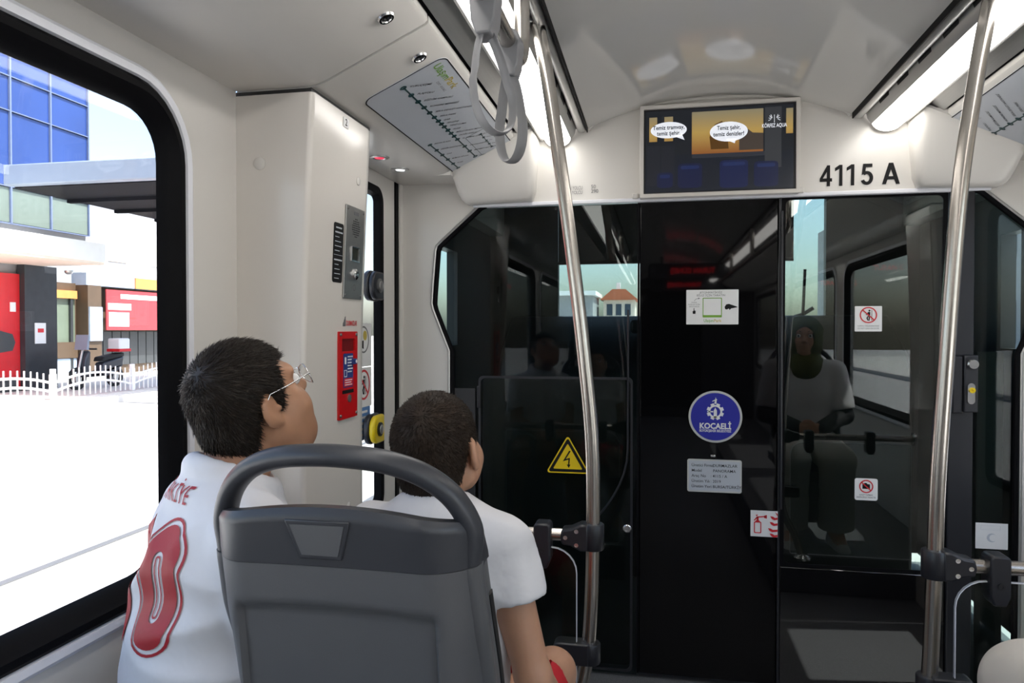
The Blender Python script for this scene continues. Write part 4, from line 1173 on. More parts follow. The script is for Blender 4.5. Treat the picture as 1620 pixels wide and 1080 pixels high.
# ================================================================== SEATS
def make_seat(name, label, loc, cat='seat', group='grey shell seats'):
    """shell seat facing +y; local origin on the floor under the backrest centre"""
    t = thing(name, label, cat, loc, group=group)
    def hw(z):
        zz = [0.40, 0.50, 0.60, 0.70, 0.80, 0.90, 0.99, 1.04, 1.07]
        ww = [0.172, 0.182, 0.192, 0.200, 0.203, 0.203, 0.199, 0.192, 0.182]
        return float(np.interp(z, zz, ww))
    def yb(s, z, rec=True):
        y = 0.030 - (z - 0.42) * 0.135 + 0.10 * max(0, 0.62 - z)
        wrap = float(np.interp(z, [0.4, 0.6, 0.75, 0.9, 1.06], [0.17, 0.165, 0.135, 0.078, 0.046]))
        y += wrap * max(0.0, (abs(s) - 0.62) / 0.38) ** 2.2
        if rec:
            e1 = min(1, max(0, (0.735 - abs(s) - 0.10 * max(0, 0.9 - z)) / 0.035))
            e2 = min(1, max(0, (0.918 + 0.012 * (1 - s * s) - z) / 0.018))
            e = e1 * e2
            y += 0.014 * e * e * (3 - 2 * e)
        return y
    zsp = lambda s: 0.978 + 0.004 * (1 - s * s)
    def low_back(u, v):
        s = 2 * u - 1
        z = 0.42 + (zsp(s) - 0.42) * v
        return (s * hw(z), yb(s, z), z)
    def low_front(u, v):
        s = 2 * u - 1
        z = 0.42 + (zsp(s) - 0.42) * v
        return (s * (hw(z) - 0.004), yb(s, z, False) + 0.034, z)
    MB().slab_grid(low_back, low_front, 72, 72).build('back_shell', 'seat_light', t, smooth=50)
    ztop = lambda s: 1.040 + 0.022 * (1 - s * s)
    def up_back(u, v):
        s = 2 * u - 1
        z = zsp(s) + 0.001 + (ztop(s) - zsp(s)) * v
        return (s * (hw(z) - 0.001), yb(s, z, False) - 0.0015 + 0.012 * max(0, v - 0.85) / 0.15 * 0.6, z)
    def up_front(u, v):
        x, y, z = up_back(u, v)
        return (x, y + 0.036 - 0.018 * max(0, v - 0.85) / 0.15, z)
    MB().slab_grid(up_back, up_front, 48, 12).build('upper_band', 'seat_dark', t, smooth=50)
    # loop handle
    pts = [(-0.182, 0.9835), (-0.183, 0.995), (-0.185, 1.03), (-0.164, 1.074), (-0.128, 1.106), (-0.080, 1.125), (-0.026, 1.132), (0.026, 1.132), (0.080, 1.125), (0.128, 1.106), (0.164, 1.074), (0.185, 1.03), (0.183, 0.995), (0.182, 0.9835)]
    path = [Vector((a, yb(0, b, False) + 0.018 + 0.040 * min(1, abs(a) / 0.185) ** 2, b)) for a, b in pts]
    MB().tube(spline(path, 6), 0.016, 16, flat=(0.0205, 0.0155), up=(0, 1, 0)).build('handle_loop', 'seat_dark', t, smooth=60)
    for s in (-1, 1):
        rail = [Vector((s * (hw(z) - 0.017), yb(0, z, False) + 0.057 + max(0, yb(1, z, False) - yb(0, z, False) - 0.063) * 0.75, z)) for z in (0.983, 0.970, 0.95, 0.90, 0.85, 0.80, 0.74, 0.68, 0.62, 0.56, 0.50)]
        MB().tube(spline(rail, 3), 0.016, 14, flat=(0.0215, 0.0170), up=(0, 1, 0)).build('side_rail', 'seat_light', t, smooth=60)
    # logo plate
    yy = yb(0, 1.02, False)
    tz = [(-0.038, 1.041), (0.040, 1.041), (0.029, 0.999), (-0.023, 0.999)]
    tz = [(a - 0.012, b) for a, b in tz]
    rim = MB().prism(offset_loop(tz, 0.006), lambda a, b, d: (a, yb(0, b, False) + d, b), -0.0045, 0.004).build('badge_rim', 'seat_dark', t, bevel=0.002)
    MB().prism(tz, lambda a, b, d: (a, yb(0, b, False) + d, b), -0.0058, 0.003).build('badge_plate', 'seat_light', rim)
    # side slot (dark gap where the pad meets the shell) and pad
    def pad(u, v, k):
        s = (2 * u - 1)
        z = 0.47 + 0.47 * v
        return (s * (hw(z) * 0.86), yb(s * 0.86, z, False) + (0.036 if k == 0 else 0.058 - 0.018 * s ** 4), z)
    MB().slab_grid(lambda u, v: pad(u, v, 0), lambda u, v: pad(u, v, 1), 16, 12).build('back_pad', 'seat_fabric', t, smooth=60)
    for s in (-1, 1):
        path = [(s * (hw(z) + 0.0005), yb(1, z) + 0.014, z) for z in [0.60 + 0.03 * k for k in range(12)]]
        MB().tube(path, 0.006, 8, flat=(0.0075, 0.0020), up=(0, 1, 0)).build('side_slot', 'black_matt', t)
    def pan(u, v, k):
        s = 2 * u - 1
        y = 0.06 + 0.42 * v
        zt = 0.455 + 0.035 * abs(s) ** 3 - 0.03 * max(0, v - 0.8) / 0.2
        return (s * 0.20, y, zt - (0.045 if k else 0))
    MB().slab_grid(lambda u, v: pan(u, v, 0), lambda u, v: pan(u, v, 1), 20, 16).build('seat_pan', 'seat_light', t, smooth=60)
    MB().slab_grid(lambda u, v: (pan(u, v, 0)[0] * 0.84, 0.09 + 0.36 * v, pan(u * 0.84 + 0.08, v, 0)[2] + 0.012), lambda u, v: (pan(u, v, 0)[0] * 0.84, 0.09 + 0.36 * v, pan(u * 0.84 + 0.08, v, 0)[2] - 0.01), 14, 12).build('seat_pad', 'seat_fabric', t, smooth=60)
    MB().box(-0.05, 0.05, 0.14, 0.36, 0.12, 0.42).build('pedestal', 'alu_dark', t, bevel=0.01)
    return t
make_seat('passenger_seat', 'grey plastic seat with loop handle, its back towards the camera', (-0.432, 0.95, 0.0))
s2 = make_seat('passenger_seat', 'grey plastic seat under the seated woman, seen in the glass', (0.88, 1.0, 0.06))
t = thing('bench_seat', 'low grey bench seat by the window under the boy with glasses', 'bench', (-0.835, 1.15, 0.12))
MB().box(-0.20, 0.20, -0.30, 0.36, 0.0, 0.30).build('bench_box', 'seat_light', t, bevel=0.02)
MB().box(-0.20, 0.20, -0.30, 0.36, 0.301, 0.35).build('bench_cushion', 'seat_fabric', t, bevel=0.02)

# ================================================================== PEOPLE
class SDF:
    def __init__(self, lo, hi, vox):
        self.lo = np.array(lo, float)
        self.vox = vox
        self.n = np.ceil((np.array(hi) - self.lo) / vox).astype(int) + 1
        self.D = np.full(self.n, 0.5, np.float32)
        self.ax = [self.lo[i] + vox * np.arange(self.n[i]) for i in range(3)]

    def _sl(self, a, b):
        s = []
        for i in range(3):
            i0 = max(0, int((a[i] - self.lo[i]) / self.vox))
            i1 = min(self.n[i], int((b[i] - self.lo[i]) / self.vox) + 2)
            if i1 <= i0: return None
            s.append(slice(i0, i1))
        return tuple(s)

    def _pts(self, s):
        return np.stack(np.meshgrid(*[self.ax[i][s[i]] for i in range(3)], indexing='ij'), -1)

    def prim(self, p, P, g=0.0):
        if p[0] == 'rc':
            a, b, ra, rb = np.array(p[1]), np.array(p[2]), p[3] + g, p[4] + g
            ab = b - a
            t = np.clip(((P - a) @ ab) / max(1e-9, ab @ ab), 0, 1)
            return np.linalg.norm(P - a - t[..., None] * ab, axis=-1) - (ra + (rb - ra) * t)
        c, r = np.array(p[1]), np.array(p[2]) + g
        Q = P - c
        if len(p) > 3 and p[3] is not None: Q = Q @ np.array(p[3])      # rows of local axes
        q = Q / r
        k0 = np.linalg.norm(q, axis=-1)
        k1 = np.linalg.norm(q / r, axis=-1)
        return k0 * (k0 - 1) / np.maximum(k1, 1e-9)

    def box(self, p, m, g=0.0):
        if p[0] == 'rc':
            a, b = np.array(p[1]), np.array(p[2])
            r = max(p[3], p[4]) + g + m
            return np.minimum(a, b) - r, np.maximum(a, b) + r
        c = np.array(p[1])
        r = (max(p[2]) + g + m)
        return c - r, c + r

    def add(self, p, k=0.02, g=0.0):
        s = self._sl(*self.box(p, k + 4 * self.vox, g))
        if s is None: return
        d = self.prim(p, self._pts(s), g)
        a = self.D[s]
        h = np.clip(0.5 + 0.5 * (a - d) / k, 0, 1)
        self.D[s] = a * (1 - h) + d * h - k * h * (1 - h)

    def sub(self, p, k=0.008, g=0.0):
        s = self._sl(*self.box(p, k + 4 * self.vox, g))
        if s is None: return
        d = -self.prim(p, self._pts(s), g)
        a = self.D[s]
        h = np.clip(0.5 - 0.5 * (a - d) / k, 0, 1)
        self.D[s] = a * (1 - h) + d * h + k * h * (1 - h)

    def cut(self, fn, k=0.006):
        """intersect with the half space fn(P) < 0"""
        s = tuple(slice(0, x) for x in self.n)
        d = fn(self._pts(s)).astype(np.float32)
        a = self.D
        h = np.clip(0.5 - 0.5 * (a - d) / k, 0, 1)
        self.D = a * (1 - h) + d * h + k * h * (1 - h)

    def warp(self, fn):
        s = tuple(slice(0, x) for x in self.n)
        m = np.abs(self.D) < 0.06
        P = self._pts(s)[m]
        self.D[m] += fn(P).astype(np.float32)

    def mesh(self):
        D = self.D
        ins = D < 0
        c = np.zeros(np.array(D.shape) - 1, np.int8)
        corners = [(i, j, k) for i in (0, 1) for j in (0, 1) for k in (0, 1)]
        sh = lambda A, o: A[o[0]:A.shape[0] - 1 + o[0], o[1]:A.shape[1] - 1 + o[1], o[2]:A.shape[2] - 1 + o[2]]
        for o in corners: c += sh(ins, o)
        act = (c > 0) & (c < 8)
        idx = -np.ones(act.shape, np.int64)
        ii = np.argwhere(act)
        idx[act] = np.arange(len(ii))
        acc = np.zeros((len(ii), 3))
        cnt = np.zeros(len(ii))
        for a in corners:
            for axis in range(3):
                if a[axis]: continue
                b = list(a)
                b[axis] = 1
                da = D[ii[:, 0] + a[0], ii[:, 1] + a[1], ii[:, 2] + a[2]].astype(float)
                db = D[ii[:, 0] + b[0], ii[:, 1] + b[1], ii[:, 2] + b[2]].astype(float)
                m = (da < 0) != (db < 0)
                t = np.where(m, da / np.where(m, da - db, 1), 0)
                p = np.array(a, float) + np.outer(t, np.eye(3)[axis])
                acc[m] += p[m]
                cnt[m] += 1
        V = self.lo + self.vox * (ii + acc / cnt[:, None])
        F = []
        for axis in range(3):
            o1, o2 = [(1, 2), (2, 0), (0, 1)][axis]
            A = ins
            n = A.shape
            s0 = [slice(1, n[i] - 1) for i in range(3)]
            s1 = list(s0)
            s0[axis] = slice(0, n[axis] - 1)
            s1[axis] = slice(1, n[axis])
            ch = A[tuple(s0)] != A[tuple(s1)]
            e = np.argwhere(ch)
            flip = A[tuple(s0)][ch]
            base = e.copy()
            for i in range(3):
                if i != axis: base[:, i] += 1
            q = []
            for d1, d2 in ((0, 0), (-1, 0), (-1, -1), (0, -1)):
                w = base.copy()
                w[:, o1] += d1
                w[:, o2] += d2
                q.append(idx[w[:, 0], w[:, 1], w[:, 2]])
            q = np.stack(q, 1)
            q[~flip] = q[~flip][:, ::-1]
            F.append(q)
        F = np.concatenate(F)
        F = F[(F >= 0).all(1)]
        return V, F

def np_mesh(name, V, F, m, parent, smooth_it=0):
    me = bpy.data.meshes.new(name)
    me.from_pydata([tuple(v) for v in V.tolist()], [], [tuple(f) for f in F.tolist()])
    if smooth_it:
        bm = bmesh.new()
        bm.from_mesh(me)
        for _ in range(smooth_it):
            bmesh.ops.smooth_vert(bm, verts=bm.verts, factor=0.5, use_axis_x=True, use_axis_y=True, use_axis_z=True)
        bm.to_mesh(me)
        bm.free()
    me.shade_smooth()
    me.materials.append(MATS[m])
    o = bpy.data.objects.new(name, me)
    COL.objects.link(o)
    o.parent = parent
    return o

mat('skin', (0.50, 0.27, 0.17), 0.48, var=0.06, vscale=25, sss=0.12, bump=0.02, bscale=250)
mat('skin_tan', (0.42, 0.215, 0.125), 0.48, var=0.06, vscale=25, sss=0.12, bump=0.02, bscale=250)
mat('hair_dark', (0.020, 0.0135, 0.0095), 0.48, spec=0.3, var=0.35, vscale=60)
mat('hair_brown', (0.024, 0.0145, 0.009), 0.55, spec=0.2, var=0.35, vscale=60)
mat('jersey', (0.70, 0.70, 0.735), 0.62, bump=0.45, bscale=13, var=0.02, sheen=0.1)
mat('tee', (0.68, 0.67, 0.69), 0.8, bump=0.55, bscale=15, var=0.02, sheen=0.1)
mat('shorts_red', (0.50, 0.01, 0.02), 0.7, bump=0.1, bscale=40)
mat('shorts_navy', (0.02, 0.025, 0.05), 0.8, bump=0.1, bscale=40)
mat('cream_cloth', (0.56, 0.53, 0.48), 0.85, bump=0.2, bscale=22, var=0.03)
mat('black_cloth', (0.012, 0.012, 0.014), 0.85, bump=0.1, bscale=40)
mat('olive_cloth', (0.10, 0.105, 0.025), 0.8, bump=0.15, bscale=30)
mat('jersey_red', (0.36, 0.006, 0.016), 0.55, bump=0.06, bscale=40)
mat('eye_white', (0.8, 0.8, 0.8), 0.2)
mat('iris', (0.03, 0.015, 0.008), 0.2)
mat('lip', (0.45, 0.16, 0.13), 0.4)
mat('shoe_white', (0.6, 0.6, 0.58), 0.6)
mat('glasses_metal', (0.75, 0.75, 0.78), 0.12, metal=1.0)

def rot_head(yaw, pitch, roll=0.0):
    """columns: right, forward, up of the head; yaw to the right, pitch upwards"""
    return np.array(Matrix.Rotation(-yaw, 3, 'Z') @ Matrix.Rotation(pitch, 3, 'X') @ Matrix.Rotation(roll, 3, 'Y'))

def head_prims(c, R, s, fat=0.0):
    """list of ('add'/'sub', prim, k)"""
    c = np.array(c, float)
    W = lambda x, y, z: tuple(c + R @ (np.array((x, y, z)) * s))
    E = lambda p, r: ('el', W(*p), tuple(np.array(r) * s), R)
    S = lambda p, r: ('rc', W(*p), W(*p), r * s, r * s)
    C = lambda p, q, a, b: ('rc', W(*p), W(*q), a * s, b * s)
    L = [('add', E((0, -0.007, 0.030), (0.073, 0.083, 0.078)), 0.02),
         ('add', E((0, 0.030, -0.032), (0.057 + fat * 0.5, 0.056, 0.070)), 0.03),
         ('add', S((0, 0.064, -0.086), 0.024), 0.03)]
    for q in (-1, 1):
        L += [('add', S((q * 0.036, 0.046, -0.040), 0.032 + fat), 0.025),
              ('add', C((q * 0.056, -0.005, -0.050), (q * 0.022, 0.055, -0.090), 0.016 + fat * 0.6, 0.016), 0.03)]
    if fat: L.append(('add', C((-0.03, 0.03, -0.092), (0.03, 0.03, -0.092), 0.030, 0.030), 0.04))
    L += [('add', E((0, 0.074, 0.024), (0.050, 0.016, 0.014)), 0.02)]
    for q in (-1, 1):
        L += [('sub', S((q * 0.031, 0.096, 0.002), 0.014), 0.014)]
    L += [('add', C((0, 0.084, 0.006), (0, 0.104, -0.026), 0.007, 0.0115), 0.014)]
    for q in (-1, 1):
        L += [('add', S((q * 0.010, 0.094, -0.030), 0.008), 0.008)]
    L += [('add', E((0, 0.088, -0.053), (0.021, 0.009, 0.0062)), 0.008), ('add', E((0, 0.086, -0.064), (0.018, 0.009, 0.0066)), 0.008)]
    for q in (-1, 1):
        tilt = np.array(Matrix.Rotation(q * 0.38, 3, 'Z') @ Matrix.Rotation(-0.18, 3, 'X'))
        Re = R @ tilt
        L += [('add', ('el', W(q * 0.079, -0.010, -0.006), (0.0085 * s, 0.0200 * s, 0.0315 * s), Re), 0.006),
              ('add', S((q * 0.076, -0.004, -0.030), 0.009), 0.008),
              ('sub', ('el', W(q * 0.090, -0.003, -0.003), (0.0085 * s, 0.0115 * s, 0.0200 * s), Re), 0.004),
              ('add', S((q * 0.079, 0.007, -0.008), 0.0055), 0.004)]
    return L, W

def strands(V, F, n, length, width, flow, seed, parent, m, lift=0.55, jit=0.16):
    r = np.random.default_rng(seed)
    a, b, c = V[F[:, 0]], V[F[:, 1]], V[F[:, 2]]
    N = np.cross(b - a, V[F[:, 3]] - a)
    ar = np.linalg.norm(N, axis=1)
    N = N / np.maximum(ar, 1e-12)[:, None]
    pick = r.choice(len(F), n, p=ar / ar.sum())
    u, v = r.random(n)[:, None], r.random(n)[:, None]
    P = (a[pick] * (1 - u) + b[pick] * u) * (1 - v) + (V[F[pick, 3]] * (1 - u) + c[pick] * u) * v
    Nn = N[pick]
    fl = flow(P)
    fl = fl - Nn * (fl * Nn).sum(1)[:, None]
    fl = fl / np.maximum(np.linalg.norm(fl, axis=1), 1e-6)[:, None]
    d = Nn * lift + fl * (1 - lift) + r.normal(0, jit, (n, 3))
    d /= np.linalg.norm(d, axis=1)[:, None]
    ln = length * (0.6 + 0.6 * r.random(n))[:, None]
    side = np.cross(d, Nn + r.normal(0, 0.3, (n, 3)))
    side /= np.maximum(np.linalg.norm(side, axis=1), 1e-6)[:, None]
    up = np.cross(side, d)
    P0 = P - Nn * 0.002
    mid = P0 + d * ln * 0.55 + Nn * length * 0.06
    tip = P0 + d * ln + fl * ln * 0.18
    vv = np.concatenate([P0 + side * width, P0 - side * width, P0 + up * width, mid + side * width * 0.7, mid - side * width * 0.7, mid + up * width * 0.6, tip])
    k = np.arange(n)
    q = [np.stack([k + i * n, k + j * n, k + (j + 3) * n, k + (i + 3) * n], 1) for i, j in ((0, 1), (1, 2), (2, 0))]
    tr = [np.stack([k + i * n, k + j * n, k + 6 * n], 1) for i, j in ((3, 4), (4, 5), (5, 3))]
    me = bpy.data.meshes.new('hair_strands')
    me.from_pydata([tuple(x) for x in vv.tolist()], [], [tuple(x) for x in np.concatenate(q).tolist()] + [tuple(x) for x in np.concatenate(tr).tolist()])
    me.shade_smooth()
    me.materials.append(MATS[m])
    o = bpy.data.objects.new('hair_strands', me)
    COL.objects.link(o)
    o.parent = parent
    tag(o, kind='stuff')
    return o

def hand_prims(w, fdir, side, palm, s):
    """palm centre line from the wrist w along fdir; side = thumb direction; palm = palm normal"""
    w, f, sd, pn = np.array(w), np.array(fdir, float), np.array(side, float), np.array(palm, float)
    f /= np.linalg.norm(f)
    sd = sd - f * (sd @ f)
    sd /= np.linalg.norm(sd)
    pn = np.cross(f, sd) * np.sign(np.cross(f, sd) @ pn)
    L = [('rc', tuple(w), tuple(w + f * 0.045 * s), 0.018 * s, 0.022 * s)]
    for k, (off, ln) in enumerate(((0.028, 0.066), (0.009, 0.074), (-0.010, 0.069), (-0.028, 0.054))):
        base = w + f * 0.06 * s + sd * off * s
        k1 = base + (f * 0.85 + pn * 0.30) * ln * 0.5 * s
        k2 = k1 + (f * 0.55 + pn * 0.75) * ln * 0.55 * s
        L += [('rc', tuple(w + f * 0.02 * s + sd * off * 0.6 * s), tuple(base), 0.013 * s, 0.0105 * s), ('rc', tuple(base), tuple(k1), 0.0100 * s, 0.0088 * s), ('rc', tuple(k1), tuple(k2), 0.0088 * s, 0.0075 * s)]
    tb = w + f * 0.022 * s + sd * 0.026 * s
    t1 = tb + (f * 0.6 + sd * 0.75) * 0.030 * s
    t2 = t1 + (f * 0.9 + sd * 0.2 + pn * 0.2) * 0.028 * s
    L += [('rc', tuple(tb), tuple(t1), 0.014 * s, 0.0115 * s), ('rc', tuple(t1), tuple(t2), 0.0112 * s, 0.0092 * s)]
    return L
def union(A, B, k=0.02):
    h = np.clip(0.5 + 0.5 * (A.D - B.D) / k, 0, 1)
    A.D = A.D * (1 - h) + B.D * h - k * h * (1 - h)

def folds(amp, seed):
    r = np.random.default_rng(seed)
    W = [(r.normal(0, 1, 3) * np.array((16, 16, 26)), r.random() * 6.28) for _ in range(7)]
    def fn(P):
        w = P + 0.02 * np.stack([np.sin(P[:, 2] * 21 + 1), np.sin(P[:, 0] * 17), np.sin(P[:, 1] * 19 + 2)], 1)
        s = sum(np.sin(w @ k + ph) for k, ph in W)
        return amp * np.abs(s / 3.0) ** 1.0 - amp * 0.5
    return fn

def person(label, loc, yaw, cfg):
    root = thing('person', label, 'person', loc)
    root.rotation_euler = (0, 0, -yaw)
    vox = cfg.get('vox', 0.005)
    S = cfg['S']
    R = rot_head(*cfg['head_rot'])
    hs = cfg['head_s']
    HP, W = head_prims(cfg['head'], R, hs, cfg.get('fat', 0.0))
    body = SDF(*cfg['bounds'], vox)
    for p in cfg['torso']: body.add(p, 0.045, -0.012)
    body.add(('rc', cfg['neck'], W(0, -0.022, -0.045), cfg['neck_r'] * 1.12, cfg['neck_r']), 0.03)
    for arm in (cfg['armR'], cfg['armL']):
        sh, el, wr, hd, sidev, palm = arm
        ra = cfg['arm_r']
        body.add(('rc', sh, el, ra * 1.12, ra * 0.88), 0.03)
        body.add(('rc', el, wr, ra * 0.90, ra * 0.60), 0.012)
        for p in hand_prims(wr, hd, sidev, palm, cfg.get('hand_s', 0.85)): body.add(p, 0.006)
    for leg in (cfg['legR'], cfg['legL']):
        hp, kn, an, toe = leg
        rl = cfg['leg_r']
        body.add(('rc', hp, kn, rl * 1.25, rl * 0.86), 0.03)
        body.add(('rc', kn, tuple(0.5 * np.array(kn) + 0.5 * np.array(an) - np.array((0, 0.01, 0))), rl * 0.84, rl * 0.80), 0.015)
        body.add(('rc', tuple(0.5 * np.array(kn) + 0.5 * np.array(an) - np.array((0, 0.01, 0))), an, rl * 0.80, rl * 0.52), 0.015)
        body.add(('rc', an, toe, rl * 0.55, rl * 0.42), 0.015)
    for op, p, k in HP:
        (body.add if op == 'add' else body.sub)(p, k * hs)
    V, F = body.mesh()
    np_mesh('body', V, F, cfg['skin'], root, 1)
    # eyes
    for q in (-1, 1):
        e = MB().ell((0, 0, 0), (0.0112 * hs,) * 3, 14, 10)
        M4 = Matrix.Translation(Vector(W(q * 0.031, 0.0795, 0.002))) @ Matrix([list(r_) for r_ in R]).to_4x4()
        e.xf(M4)
        eo = e.build('eye', 'eye_white', root, smooth=80)
        i = MB().ell((0, 0.0088 * hs, 0), (0.0060 * hs, 0.0034 * hs, 0.0060 * hs), 12, 8)
        i.xf(M4)
        i.build('iris', 'iris', eo, smooth=80)
        bpts = [W(q * (0.014 + 0.030 * t_), 0.0875 - 0.022 * t_ * t_, 0.022 + 0.008 * math.sin(t_ * 2.6)) for t_ in (0, 0.25, 0.5, 0.75, 1)]
        MB().tube([tuple(b_) for b_ in bpts], [0.0022 * hs, 0.0032 * hs, 0.0034 * hs, 0.0028 * hs, 0.0015 * hs], 6).build('eyebrow', 'hair_dark', root, smooth=80)
    # hair
    if cfg.get('hair'):
        g, ln, cnt, hm, wid = cfg['hair']
        c0 = np.array(cfg['head'])
        H = SDF(c0 - 0.17, c0 + 0.17, 0.0035)
        E = lambda p, r: ('el', W(*p), tuple(np.array(r) * hs), R)
        H.add(E((0, -0.007, 0.030), (0.073 + g, 0.083 + g, 0.078 + g * 1.1)), 0.01)
        H.add(E((0, -0.040, -0.028), (0.060 + g * 0.7, 0.058 + g * 0.6, 0.060)), 0.03)
        Ri = R.T
        def region(P):
            q = ((P - c0) @ R) / hs
            x, y, z = q[..., 0], q[..., 1], q[..., 2]
            # front hairline above the forehead, sideburn before the ear, nape behind
            line = np.where(y > 0.045, 0.058 + (y - 0.045) * -0.10, np.where(y > 0.018, -0.020 + (y - 0.018) * 2.89, np.where(y > -0.030, -0.020 + (0.018 - y) * 0.35, -0.0032 - 0.0 + (y + 0.030) * 2.2)))
            line = np.maximum(line, cfg.get('nape', -0.088))
            return (line - z) * 0.7
        H.cut(region, 0.008)
        for q in (-1, 1):
            H.sub(('el', W(q * 0.084, -0.006, -0.006), (0.016 * hs, 0.026 * hs, 0.038 * hs), R), 0.006)
        Vh, Fh = H.mesh()
        ho = np_mesh('hair', Vh, Fh, hm, root, 1)
        crown = np.array(W(0.012, -0.060, 0.100))
        fw = R[:, 1]
        def flow(P):
            d = P - crown
            d = d / np.maximum(np.linalg.norm(d, axis=1), 1e-6)[:, None]
            return d + 0.25 * fw
        strands(Vh, Fh, cnt, ln, wid, flow, 3, ho, hm, cfg.get('lift', 0.45), cfg.get('jit', 0.14))
    # shirt
    b0, b1 = cfg['bounds']
    sz0 = cfg['hem']
    lo = (b0[0], b0[1], sz0 - 0.03)
    hi = (b1[0], min(b1[1], 0.45), cfg['neck'][2] + 0.14)
    sh_ = SDF(lo, hi, 0.0055)
    for p in cfg['torso']: sh_.add(p, 0.05, cfg['shirt_g'])
    sh_.warp(folds(cfg.get('fold', 0.004), cfg.get('seed', 1)))
    sl = SDF(lo, hi, 0.0055)
    for arm in (cfg['armR'], cfg['armL']):
        s0, e0 = np.array(arm[0]), np.array(arm[1])
        end = s0 + (e0 - s0) * cfg['sleeve']
        one = SDF(lo, hi, 0.0055)
        one.add(('rc', tuple(s0 - (e0 - s0) * 0.05), tuple(end + (e0 - s0) * 0.2), cfg['arm_r'] * 1.12 + 0.018, cfg['arm_r'] + 0.026), 0.02)
        ad = (e0 - s0) / np.linalg.norm(e0 - s0)
        one.cut(lambda P: (P - end) @ ad, 0.004)
        one.sub(('rc', tuple(end - ad * 0.015), tuple(end + ad * 0.06), cfg['arm_r'] * 1.0 + 0.010, cfg['arm_r'] * 1.0 + 0.012), 0.003)
        union(sl, one, 0.005)
    sl.warp(folds(cfg.get('fold', 0.004) * 0.8, 5))
    union(sh_, sl, 0.022)
    nk = np.array(cfg['neck'])
    nd = np.array(W(0, -0.022, -0.045)) - nk
    nd = nd / np.linalg.norm(nd)
    if cfg.get('collar'):
        h, rr, tr = cfg['collar']
        ring_c = nk + nd * h
        u_ = np.cross(nd, (0, 1, 0.3))
        u_ /= np.linalg.norm(u_)
        v_ = np.cross(nd, u_)
        ps = [ring_c + rr * (math.cos(a) * u_ + math.sin(a) * v_) for a in [2 * PI * k / 18 for k in range(18)]]
        for k in range(18): sh_.add(('rc', tuple(ps[k]), tuple(ps[(k + 1) % 18]), tr, tr), 0.03 if cfg.get('softcollar') else 0.022)
    sh_.sub(('rc', tuple(nk + nd * cfg['neckcut']), tuple(nk + nd * 0.3), cfg['neck_r'] + 0.006, cfg['neck_r'] + 0.02), 0.006)
    sh_.cut(lambda P: sz0 - P[..., 2], 0.006)
    Vs, Fs = sh_.mesh()
    shirt = np_mesh('shirt', Vs, Fs, cfg['shirt'], root, 1)
    # lower garment
    b = cfg['bottoms']
    lo2, hi2 = (b0[0], b0[1], b0[2]), (b1[0], b1[1], sz0 + 0.12)
    pt = SDF(lo2, hi2, 0.0065)
    pt.add(cfg['torso'][0], 0.05, b['g'])
    for leg in (cfg['legR'], cfg['legL']):
        hp, kn, an, toe = [np.array(x) for x in leg]
        rl = cfg['leg_r']
        one = SDF(lo2, hi2, 0.0065)
        one.add(('rc', tuple(hp), tuple(kn), rl * 1.25 + b['g'], rl * 0.9 + b['g'] * 1.6), 0.03)
        if b['long']:
            end = kn + (an - kn) * 0.93
            one.add(('rc', tuple(kn), tuple(kn + (an - kn) * 1.1), rl * 0.9 + b['g'] * 1.5, rl * 0.9 + b['g'] * 1.9), 0.03)
            ad = (an - kn) / np.linalg.norm(an - kn)
            one.cut(lambda P: np.where(P[..., 2] < kn[2] - 0.1, (P - end) @ ad, -1.0), 0.004)
        else:
            end = hp + (kn - hp) * b['len']
            ad = (kn - hp) / np.linalg.norm(kn - hp)
            one.cut(lambda P: (P - end) @ ad, 0.004)
        union(pt, one, 0.02)
    pt.warp(folds(0.005, 11))
    Vp, Fp = pt.mesh()
    np_mesh('trousers' if b['long'] else 'shorts', Vp, Fp, b['mat'], root, 1)
    if cfg.get('shoes'):
        for leg in (cfg['legR'], cfg['legL']):
            an, toe = np.array(leg[2]), np.array(leg[3])
            sl_ = SDF(an - 0.2, an + 0.26, 0.006)
            d = toe - an
            d[2] = 0
            d /= np.linalg.norm(d)
            z0 = toe[2] - 0.012
            bp = np.array((an[0], an[1], z0))
            sl_.add(('rc', tuple(bp - d * 0.02 + (0, 0, 0.01)), tuple(bp + d * 0.15 + (0, 0, -0.002)), 0.042, 0.036), 0.02)
            sl_.add(('rc', tuple(bp - d * 0.01), tuple(an + (0, 0, 0.0)), 0.044, 0.042), 0.02)
            sl_.cut(lambda P: (z0 - 0.028) - P[..., 2], 0.004)
            Vq, Fq = sl_.mesh()
            np_mesh('shoe', Vq, Fq, cfg['shoes'], root, 1)
    return root, shirt, (Vs, Fs), W, R

